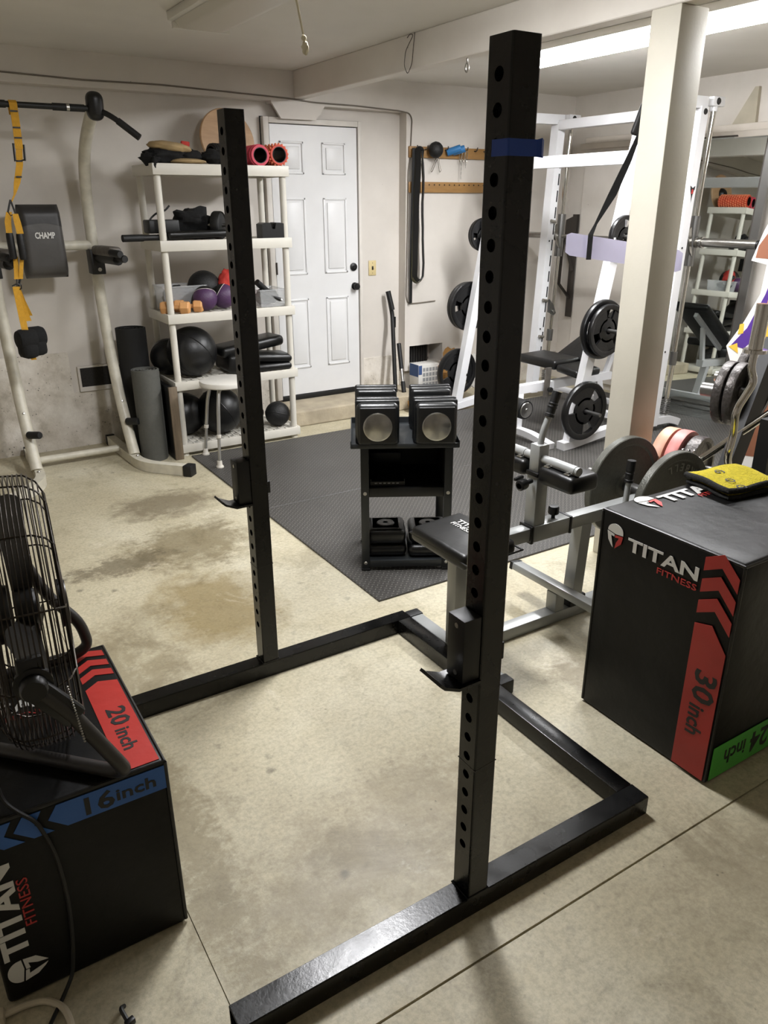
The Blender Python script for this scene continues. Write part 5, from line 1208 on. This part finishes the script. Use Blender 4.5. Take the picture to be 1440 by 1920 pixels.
# ------------------------------------------------------------------ smith machine
sm = thing('smith_machine', 'white smith machine with guide rods and leaning plate-peg posts near the mirror', 'smith machine', (4.5, 4.4, 0))
SA, SB = 3.76, 5.10
LT = .042   # lean of the guide uprights
def upx(z): return 4.79+LT*z
wsx = (.075, .075)
for y in (SA, SB):
    ur = B().tube([(upx(.05), y, .05), (upx(2.245), y, 2.245)], .05, sq=(.075, .085), up=(0, 1, 0)).build('upright', 'white_steel', sm)
    ur['_y'] = y
    b = B()   # lift-off slots down the rear face
    for i in range(13): 
        z = .42+.128*i; b.obox((upx(z)+.0385, y-.010, z), (.003, .014, .085), roty(LT), .001)
    for i in range(13):
        z = .42+.128*i; b.obox((upx(z)+.024, y-.0432, z), (.012, .003, .088), roty(LT), .001) if y == SB else None
    b.build('slot', 'hole', ur, 0)
    for z in (1.35, .62): B().lathe([(0, .006), (.006, .005), (.007, 0)], (upx(z)-.012, y-.043, z), (0, -1, 0), 8).build('bolt', 'black_plastic', ur)
    # floor beam with curved ends
    B().tube([(3.85, y, .038), (3.95, y, .042), (4.3, y, .085), (4.6, y, .085), (4.98, y, .08), (5.06, y, .055), (5.10, y, .038)], .03, sq=(.075, .055), up=(0, 0, 1), smooth=.08).build('floor_beam', 'white_steel', sm)
    # leaning front post
    lp = B().tube([(3.93, y, .04), (4.30, y, 1.96), (4.345, y, 2.16), (4.42, y, 2.245), (4.60, y, 2.270), (upx(2.22)+.04, y, 2.272)], .035, sq=(.062, .072), up=(1, 0, 0), smooth=.10).build('front_post', 'white_steel', sm, 40)
    B().lathe([(0, .008), (.010, .007), (.013, 0)], (4.02, y-.0315, .30), (0, -1, 0), 10).build('bolt', 'black_plastic', lp)
    # guide rod with spring, bushings
    gx = lambda z: 4.945+.037*z
    gr = B().tube([(gx(.10), y, .10), (gx(2.24), y, 2.24)], .0185, 16).build('guide_rod', 'chrome', sm)
    b = B(); n_ = 120; b.tube([(gx(.11)+.030*math.cos(i*.42), y+.030*math.sin(i*.42), .115+.125*i/n_) for i in range(n_)], .0042, 6); b.build('spring', 'gunmetal', gr)
    for z0, z1 in ((1.22, 1.56), (.50, .60)): B().tube([(gx(z0), y, z0), (gx(z1), y, z1)], .034 if z0 > 1 else .028, 18).build('bushing', 'gunmetal', gr)
    b = B(); b.box(gx(2.2)-.05, gx(2.2)+.075, y-.03, y+.03, 2.255, 2.315, .006); b.cyl((gx(2.19), y, 2.225), (gx(2.2), y, 2.255), .026, 16); hd = b.build('rod_bracket', 'white_steel', sm)
    B().lathe([(0, .006), (.018, .005), (.022, 0)], (gx(2.2)+.002, y-.0305, 2.285), (0, -1, 0), 16).build('end_plug', 'black_plastic', hd)
    B().lathe([(0, .006), (.016, .005), (.020, 0)], (upx(2.2)+.005, y-.0435, 2.215), (0, -1, 0), 16).build('end_plug', 'black_plastic', ur)
    # plate pegs on the leaning post
    for z in ((1.41, .85, .31) if y == SB else (1.44, .845, .292)):
        s_ = 1 if y == SB else -1; B().cyl((3.925+.193*z, y+.03*s_, z), (3.925+.193*z, y+.22*s_, z), .0135, 14).build('plate_peg', 'gunmetal', lp)
# cross members along y
B().box(upx(2.2)-.04, upx(2.2)+.035, SA+.0431, SB-.0431, 2.195, 2.265, .004).build('top_beam', 'white_steel', sm)
B().box(4.268, 4.332, SA-.03, SB+.03, 1.885, 1.965, .004).build('front_beam', 'white_steel', sm)
B().box(4.90, 4.95, SA+.04, SB-.04, .09, .13, .004).build('rear_brace', 'white_steel', sm)
# bar that rides the rods
gx = lambda z: 4.945+.037*z
zb = 1.385
br = B().cyl((gx(zb)-.0, SA-.02, zb), (gx(zb), SB+.02, zb), .0145, 18).build('bar', 'steel', sm)
B().cyl((gx(zb), SA-.06, zb), (gx(zb), SA-.52, zb), .030, 24).build('sleeve', 'steel', br); B().cyl((gx(zb), SB+.06, zb), (gx(zb), SB+.42, zb), .0245, 24).build('sleeve', 'steel', br)
B().cyl((gx(zb), SA-.515, zb), (gx(zb), SA-.53, zb), .0305, 24).build('end_plug', 'black_plastic', br)
for y in (SA-.05, SA-.085, SB+.05): B().lathe([(.02, -.012), (.038, -.010), (.038, .010), (.02, .012)], (gx(zb), y, zb), (0, 1, 0), 24).build('collar', 'steel', br)
for y in (SA, SB):
    b = B(); b.prism([(-.06, .07), (-.02, .10), (.0, .0), (.03, -.10), (.0, -.07)], (gx(zb)-.05, y-.02, zb), (1, 0, 0), (0, 0, 1), .012); b.build('latch', 'steel', br)
for z in (1.50, .86, .55):
    b = B(); zz = z; b.tube([(upx(zz)+.03, SB-.05, zz), (upx(zz)-.03, SB-.06, zz+.01)], .012, 10); b.build('safety_pin', 'galv', sm)
b = B(); b.prism([(-.03, .09), (.02, .04), (.055, -.03), (.03, -.05), (-.03, -.02)], (upx(.78)+.075, SB-.05, .78), (1, 0, 0), (0, 0, 1), .02); sh_ = b.build('safety_stop', 'gunmetal', sm); B().cyl((upx(.78)+.10, SB-.075, .765), (upx(.78)+.10, SB-.045, .765), .014, 14).build('bolt', 'galv', sh_)
# small black and red claw mark on the near upright
b = B()
for k, (dy, L, s_) in enumerate(((-.020, .05, .3), (-.008, .075, .1), (.004, .085, -.1), (.016, .05, -.3))):
    b.prism([(-.003, .0), (.003, .0), (.004+s_*.02, -L*.6), (.0+s_*.05, -L), (-.002+s_*.02, -L*.6)], (upx(1.72)+.0, SA-.0434, 1.73), (1, 0, 0), (0, 0, 1), .0006) if False else b.prism([(-.004+dy, 0), (.004+dy, 0), (.004+dy+s_*.03, -L*.5), (dy+s_*.05, -L)], (upx(1.72), SA-.0432, 1.735), (1, 0, 0), (0, 0, 1), .0006)
b.prism([(-.022, .0), (.022, .0), (.026, .026), (.0, .012), (-.026, .028)], (upx(1.72), SA-.0432, 1.73), (1, 0, 0), (0, 0, 1), .0006)
b.build('sticker', 'black_print', sm, 0)
B().prism([(-.012, -.03), (.012, -.03), (.006, .0), (-.006, .0)], (upx(1.72), SA-.0440, 1.735), (1, 0, 0), (0, 0, 1), .0006).build('sticker', 'red_print', sm, 0)

pa = (0, -1, .0)
ppl = 'black grip plates on the smith machine pegs'
def ppos(z, y, o): return (3.925+.193*z, y+(o if y == SB else -o), z)
grip_plate('grip_plate', 'small black plate on the top peg of the far leaning post', ppos(1.41, SB, .060), pa, .130, .026, 'plate_black', ppl, .4); grip_plate('grip_plate', 'second small black plate hanging outside the first on the top far peg', ppos(1.41, SB, .090), pa, .122, .026, 'plate_black', ppl, .9)
grip_plate('grip_plate', 'black grip plate next to the post on the middle far peg', ppos(.85, SB, .062), pa, .200, .034, 'plate_black', ppl, .2); grip_plate('grip_plate', 'black grip plate outermost on the middle far peg', ppos(.85, SB, .104), pa, .195, .034, 'plate_black', ppl, .5)
grip_plate('grip_plate', 'large black grip plate on the bottom far peg behind the dumbbells', ppos(.31, SB, .07), pa, .200, .040, 'plate_black', ppl, .3)
grip_plate('grip_plate', 'black grip plate next to the post on the middle near peg', ppos(.845, SA, .062), pa, .200, .038, 'plate_black', ppl, .1); grip_plate('grip_plate', 'smaller black grip plate outermost on the middle near peg', ppos(.845, SA, .106), pa, .175, .034, 'plate_black', ppl, .7)
grip_plate('grip_plate', 'large black grip plate on the bottom near peg left of the white wooden post', ppos(.292, SA, .07), pa, .208, .040, 'plate_black', ppl, .0)
grip_plate('grip_plate', 'black plate on the top near peg mostly hidden by the white wooden post', ppos(1.44, SA, .062), pa, .135, .03, 'plate_black', ppl, .6)

# ------------------------------------------------------------------ adjustable bench inside the smith machine
bn = thing('adjustable_bench', 'white framed bench with black pads and foam rollers inside the smith machine', 'bench', (4.1, 4.18, 0))
yb = 4.18
B().tube([(3.73, yb, .375), (4.75, yb, .375)], .03, sq=(.06, .06), up=(0, 0, 1)).build('main_tube', 'white_steel', bn)
B().box(3.722, 3.732, yb-.028, yb+.028, .348, .402, .004).build('end_cap', 'arm_vinyl', bn)
B().box(3.77, 3.83, yb-.03, yb+.03, .06, .346, .004).build('front_leg', 'white_steel', bn)
B().tube([(3.80, 3.80, .033), (3.80, 3.86, .042), (3.80, 4.02, .068), (3.80, 4.34, .068), (3.80, 4.50, .042), (3.80, 4.56, .033)], .03, sq=(.06, .045), up=(0, 0, 1), smooth=.06).build('front_foot', 'white_steel', bn)
B().tube([(4.70, 3.86, .033), (4.70, 3.92, .045), (4.70, 4.05, .075), (4.70, 4.31, .075), (4.70, 4.44, .045), (4.70, 4.50, .033)], .03, sq=(.06, .045), up=(0, 0, 1), smooth=.06).build('rear_foot', 'white_steel', bn)
B().tube([(4.70, yb, .08), (4.62, yb, .36)], .03, sq=(.055, .055), up=(0, 1, 0)).build('rear_leg', 'white_steel', bn)
B().tube([(4.02, yb-.06, .30), (4.03, yb-.06, .52)], .02, sq=(.05, .012), up=(0, 1, 0)).build('adjust_bracket', 'arm_vinyl', bn)
B().obox((4.23, 4.33, .525), (.27, .40, .070), roty(-.02), .022, 4).build('seat_pad', 'black_vinyl', bn, 50)
B().obox((4.23, 4.02, .500), (.25, .22, .055), roty(-.02) @ rotx(.09), .020, 4).build('seat_pad', 'black_vinyl', bn, 50)
B().obox((4.70, 4.22, .70), (.78, .32, .06), roty(-.46), .024, 4).build('back_pad', 'black_vinyl', bn, 50)
B().tube([(4.40, yb, .50), (5.0, yb, .80)], .02, sq=(.045, .03), up=(0, 1, 0)).build('back_frame', 'white_steel', bn)
B().tube([(4.70, yb, .37), (4.82, yb, .69)], .02, sq=(.04, .03), up=(0, 1, 0)).build('support_strut', 'white_steel', bn)
b = B(); b.cyl((3.70, 3.98, .275), (3.70, 4.38, .275), .014, 12); ra = b.build('roller_axle', 'steel', bn)
for y0, y1 in ((3.975, 4.13), (4.23, 4.385)): B().lathe([(.014, 0), (.066, .002), (.070, .012), (.070, .143), (.066, .153), (.014, .155)], (3.70, y0, .275), (0, 1, 0), 28).build('foam_roller', 'black_rubber', ra)
B().lathe([(0, .012), (.012, .012), (.014, .006), (.052, .004), (.056, 0)], (3.70, 3.975, .275), (0, -1, 0), 28).build('roller_cap', 'steel', ra)
B().tube([(3.70, yb, .275), (3.76, yb, .345)], .02, 10).build('roller_arm', 'white_steel', bn)
B().lathe([(0, .03), (.018, .03), (.02, .02), (.014, 0), (0, 0)], (4.03, yb-.075, .36), (0, -1, 0), 16).build('lock_knob', 'black_plastic', bn)

# ------------------------------------------------------------------ mirror against the right wall
my, mt_ = math.radians(-5.0), math.radians(2.78)
mn = V((-math.cos(my)*math.cos(mt_), math.sin(my)*math.cos(mt_), math.sin(mt_))); mo = V((5.40, 4.0, 0))
mu = V((math.sin(my), math.cos(my), 0)).normalized(); mu = V((-mn.y, mn.x, 0)).normalized(); mu = mu if mu.y < 0 else -mu    # along the mirror towards the camera
mv = mn.cross(mu); mv = mv if mv.z > 0 else -mv
def mp(a, h, d=0.): return mo+mu*a+mv*h+mn*d
mr = thing('wall_mirror', 'large frameless mirror leaning on the right wall behind the smith machine', 'mirror', mp(-.05, .0))
b = B(); vs = [mp(-.50, .012), mp(.36, .012), mp(.36, 2.10), mp(-.50, 2.10)]; b._add(vs+[v-mn*.006 for v in vs], [(0, 1, 2, 3), (7, 6, 5, 4), (0, 4, 5, 1), (1, 5, 6, 2), (2, 6, 7, 3), (3, 7, 4, 0)]); b.build('glass', 'mirror', mr, 0)
b = B(); b.tube([mp(.36, .012, -.003), mp(.36, 2.10, -.003)], .006, sq=(.012, .012), up=mn); b.tube([mp(-.5, 2.105, -.003), mp(.36, 2.105, -.003)], .006, sq=(.012, .012), up=mn); b.build('edge_trim', 'dark_steel', mr, 0)
B().tube([mp(.40, .0, .0), mp(.40, 2.08, 0)], .02, sq=(.06, .03), up=mn).build('side_board', 'gunmetal', mr, 0)

# ------------------------------------------------------------------ printed cutout at the right edge
dv_ = V((.842, .540, 0)); cu = V((dv_.y, -dv_.x, 0)); co = V((4.55, 2.93, 0))+V((.540, -.842, 0))*.028; k = .00345   # 1 px at this distance
ct = thing('cardboard_cutout', 'life-size printed cutout of a basketball player in a purple jersey at the right edge', 'cutout', co)
def cutp(b, px, d, th=.004): b.prism([((x-1420)*k, (885-y)*k*1.0) for x, y in px][::-1], co-dv_*d, cu, (0, 0, 1), th)
b = B(); cutp(b, [(1400, 503), (1412, 455), (1432, 400), (1465, 375), (1455, 330), (1470, 295), (1490, 286), (1512, 295), (1526, 330), (1517, 375), (1552, 400), (1572, 455), (1582, 505), (1558, 520), (1560, 640), (1578, 660), (1566, 730), (1548, 885), (1424, 885), (1412, 730), (1382, 655), (1404, 612), (1424, 560), (1426, 509)], -.004); b.build('board', 'card_white', ct, 0)
b = B(); cutp(b, [(1490+28*math.cos(a), 332+38*math.sin(a)) for a in [2*PI*q/24 for q in range(24)]], .0005, .001); cutp(b, [(1478, 366), (1502, 366), (1506, 392), (1474, 392)], .0022, .001); cutp(b, [(1542, 410), (1552, 440), (1572, 478), (1573, 498), (1546, 500), (1530, 470), (1530, 410)], .0005, .001)
cutp(b, [(1432, 728), (1478, 728), (1470, 860), (1438, 860)], .0005, .001); cutp(b, [(1500, 728), (1546, 728), (1540, 860), (1508, 860)], .0005, .001); b.build('printed_skin', 'skin', ct, 0)
b = B(); cutp(b, [(1425, 665), (1553, 665), (1558, 726), (1496, 726), (1490, 690), (1484, 726), (1420, 726)], .0005, .001); b.build('printed_shorts', 'jersey', ct, 0)
b = B(); cutp(b, [(1446, 404), (1428, 440), (1408, 478), (1406, 498), (1434, 500), (1441, 470)], .0005, .001); b.build('printed_arm', 'skin', ct, 0)
b = B(); cutp(b, [(1432, 505), (1440, 522), (1432, 560), (1412, 620), (1390, 652), (1420, 660), (1552, 658), (1548, 400), (1510, 398), (1490, 420), (1470, 398), (1446, 402), (1442, 470)], .0005, .001); b.build('printed_jersey', 'jersey', ct, 0)
b = B(); cutp(b, [(1446, 520), (1438, 570), (1436, 645), (1462, 648), (1462, 520)], .0016, .001); cutp(b, [(1399, 614), (1406, 612), (1407, 630), (1398, 632)], .0016, .001); cutp(b, [(1386, 655), (1400, 648), (1404, 667)], .0016, .001); b.build('printed_trim', 'gold', ct, 0)

# ------------------------------------------------------------------ plate tree right behind the tall box
wt = thing('plate_tree', 'black A-frame plate tree with pegs standing behind the tall plyo box', 'plate tree', (3.05, 1.80, 0))
at = V((3.06, 1.83, 1.12)); axp = V((-.25, .968, .0)).normalized()
l1, l2 = V((2.40+.02, 1.735, .05)), V((3.62, 1.90, .05)); l1 = V((2.50, 1.72, .05))
for p in (l1, l2): B().tube([p, at], .03, sq=(.085, .05), up=(0, 1, 0)).build('leg', 'black_flat', wt)
for p in (l1, l2): B().box(p.x-.03, p.x+.03, p.y-.024, p.y+.26 if p is l2 else p.y+.12, .0, .05, .005).build('foot', 'black_flat', wt)
def onleg(p, z): t_ = (z-p.z)/(at.z-p.z); return p.lerp(at, t_)
B().tube([onleg(l1, .24), onleg(l2, .24)], .02, sq=(.05, .05), up=(0, 0, 1)).build('cross_brace', 'black_flat', wt)
pg1 = onleg(l1, .905); B().cyl(pg1, pg1+axp*.22, .029, 24).build('peg', 'gunmetal', wt)
pg2 = onleg(l2, .50); pg2 = V((3.02, 1.86, .52)); br_ = B().tube([onleg(l1, .52), onleg(l2, .52)], .02, sq=(.06, .05), up=(0, 0, 1)).build('cross_brace', 'black_flat', wt)
B().cyl(pg2, pg2+axp*.42, .0245, 22).build('peg', 'steel', wt)
pg3 = V((3.14, 1.85, .925)); B().cyl(pg3, pg3+axp*.25, .0245, 22).build('peg', 'steel', wt)
for o_, lab in ((.115, 'rough iron plate farther out on the upper peg of the plate tree'), (.068, 'rough iron plate nearer the frame on the upper peg of the plate tree')):
    solid_plate('iron_plate', lab, pg1+axp*o_, axp, .132, .036, 'plate_iron', None, .029)
for o_, lab, m_, R in ((.33, 'peach coloured plate farthest out on the lower peg of the plate tree', 'plate_peach', .165), (.265, 'pink plate between the peach plate and the iron plate on the tree', 'plate_pink', .165), (.195, 'grey iron plate in front of the pink plate on the tree', 'plate_iron', .150)):
    solid_plate('bumper_plate', lab, pg2+axp*o_, axp, R, .052, m_, None, .026)
for o_, lab in ((.062, 'large rough iron plate at the right edge beside the curl bar'), (.108, 'second rough iron plate behind the large one at the right edge')):
    solid_plate('iron_plate', lab, pg3+axp*o_, axp, .165, .036, 'plate_iron', None, .026)
B().tube([(2.84, 1.655, 0.0), (2.84, 1.655, .86)], .03, sq=(.06, .06), up=(0, 1, 0)).build('holder_post', 'black_flat', wt); B().cyl((2.84, 1.655, .80), (2.98, 1.56, .83), .026, 18).build('peg', 'gunmetal', wt)
ez = thing('curl_bar', 'chrome zigzag curl bar standing upright behind the tall plyo box', 'barbell', (2.52, 1.60, 0))
B().tube([(2.555, 1.60, 1.165), (2.550, 1.60, 1.10), (2.562, 1.585, 1.055), (2.505, 1.60, .955), (2.515, 1.60, .86), (2.500, 1.60, .78), (2.545, 1.60, .68), (2.515, 1.60, .60), (2.53, 1.60, .50)], .0135, 16, smooth=.03).build('shaft', 'chrome', ez, 60)
B().cyl((2.555, 1.60, 1.165), (2.560, 1.60, 1.325), .0245, 28).build('sleeve', 'chrome', ez); B().lathe([(.015, 0), (.040, .001), (.040, .014), (.015, .015)], (2.555, 1.60, 1.155), (0, 0, 1), 28).build('collar', 'chrome', ez)
B().cyl((2.53, 1.60, .12), (2.53, 1.60, .50), .0245, 24).build('sleeve', 'chrome', ez); B().box(2.47, 2.59, 1.564, 1.636, 0, .12, .005).build('rubber_stand', 'black_rubber', ez)
bb = thing('barbell', 'chrome barbell leaning diagonally behind the tall plyo box', 'barbell', (2.8, 1.6, 0))
p, q = V((2.757, 1.912, .618)), V((2.90, 1.705, .865)); d_ = (q-p).normalized()
B().cyl(p-d_*.03, q+d_*.7, .0155, 18).build('shaft', 'chrome', bb)
B().lathe([(.014, 0), (.03, .001), (.03, .014), (.014, .015)], p-d_*.03, d_, 20).build('collar', 'chrome', bb)
sc_ = thing('spring_collar', 'chrome spring collar on the lower sleeve of the plate tree', 'collar', V((2.885, 2.0, .61)))
b = B(); b.tube([V((2.885, 2.0, .612))+V((.020*math.cos(a), .014*math.cos(a), .024*math.sin(a)))+V((-.0012, .0015, 0))*i for i, a in enumerate([k*.5 for k in range(38)])], .0035, 6); b.build('coil', 'chrome', sc_)

# ------------------------------------------------------------------ arm curl plate on a strap behind the wooden post
ab = thing('arm_blaster', 'lavender metal arm curl plate hanging on a black strap behind the white post', 'arm blaster', (2.95, 2.6, 1.4))
b = B(); pL, pR = V((2.715, 2.735, 1.475)), V((3.19, 2.45, 1.392)); n_ = 24; dd = (pR-pL); perp = V((-.52, -.85, 0)); rows = []
for i in range(n_+1):
    s_ = i/n_; p = pL+dd*s_+perp*(-.030*math.sin(PI*s_)+.018)
    hw = .050 if 0 < i < n_ else .038
    rows.append([b.bm.verts.new(p+V((0, 0, -hw))), b.bm.verts.new(p+V((0, 0, hw)))])
for p, q in zip(rows, rows[1:]): b.bm.faces.new((p[0], q[0], q[1], p[1]))
bmesh.ops.solidify(b.bm, geom=b.bm.faces[:], thickness=.004); b.build('plate', 'lavender', ab, 40)
b = B(); s0 = pL+dd*.20+perp*.012
ribbon(b, [s0+perp*.012+V((0, 0, -.055)), s0+perp*.012+V((0, 0, .055)), s0+V((.02, -.01, .10)), V((2.875, 2.625, 1.68)), V((2.905, 2.58, 1.82)), V((2.925, 2.55, 1.93))], [.022, .022, .012, .038, .03, .016], V((.85, -.53, 0)))
b.build('strap', 'black_cloth', ab, 0)
b = B(); b.obox((2.935, 2.56, 1.985), (.045, .03, .13), rotz(-.55) @ roty(.28), .012, 3); b.build('neck_pad', 'black_rubber', ab, 50)
b = B(); s1 = pL+dd*.80+perp*.012
ribbon(b, [s1+perp*.012+V((0, 0, -.055)), s1+perp*.012+V((0, 0, .055)), V((2.985, 2.52, 1.75)), V((2.95, 2.53, 2.04))], [.022, .022, .030, .03], V((.85, -.53, 0))); b.build('strap', 'black_cloth', ab, 0)
B().tube([(2.872, 2.41, 2.06), (2.92, 2.50, 2.06), (2.945, 2.55, 2.055), (2.95, 2.555, 2.075)], .004, 8).build('hanger_hook', 'dark_steel', ab)

# ------------------------------------------------------------------ wall bracket and red pole in the far corner
wb_ = thing('wall_bracket', 'dark folded steel bracket on the right wall behind the smith machine', 'bracket', (XR-.1, 5.5, 1.0))
B().box(XR-.035, XR-.031, 5.45, 5.53, .62, 1.55, .001).build('back_plate', 'dark_steel', wb_)
B().prism([(5.46, 1.40), (5.60, 1.33), (5.60, 1.50), (5.46, 1.55)], (XR-.05, 0, 0), (0, 1, 0), (0, 0, 1), .006).build('top_flange', 'dark_steel', wb_)
B().tube([(XR-.05, 5.60, 1.36), (XR-.05, 5.47, 1.05)], .012, sq=(.03, .012), up=(0, 1, 0)).build('brace', 'dark_steel', wb_); B().tube([(XR-.05, 5.62, 1.36), (XR-.05, 5.63, .92), (XR-.05, 5.48, .80)], .012, sq=(.03, .012), up=(0, 1, 0)).build('brace', 'dark_steel', wb_)
rp = thing('pole', 'red and black pole standing in the corner behind the black rack upright', 'pole', (4.80, 5.58, 0))
B().cyl((4.80, 5.58, .01), (4.86, 5.60, 1.78), .017, 14).build('shaft', 'red_pole', rp)
for z0, z1 in ((1.66, 1.86), (1.30, 1.36), (.02, .3)): B().cyl((4.80+.0338*z0, 5.58+.0113*z0, z0), (4.80+.0338*z1, 5.58+.0113*z1, z1), .022, 14).build('grip', 'black_rubber', rp)
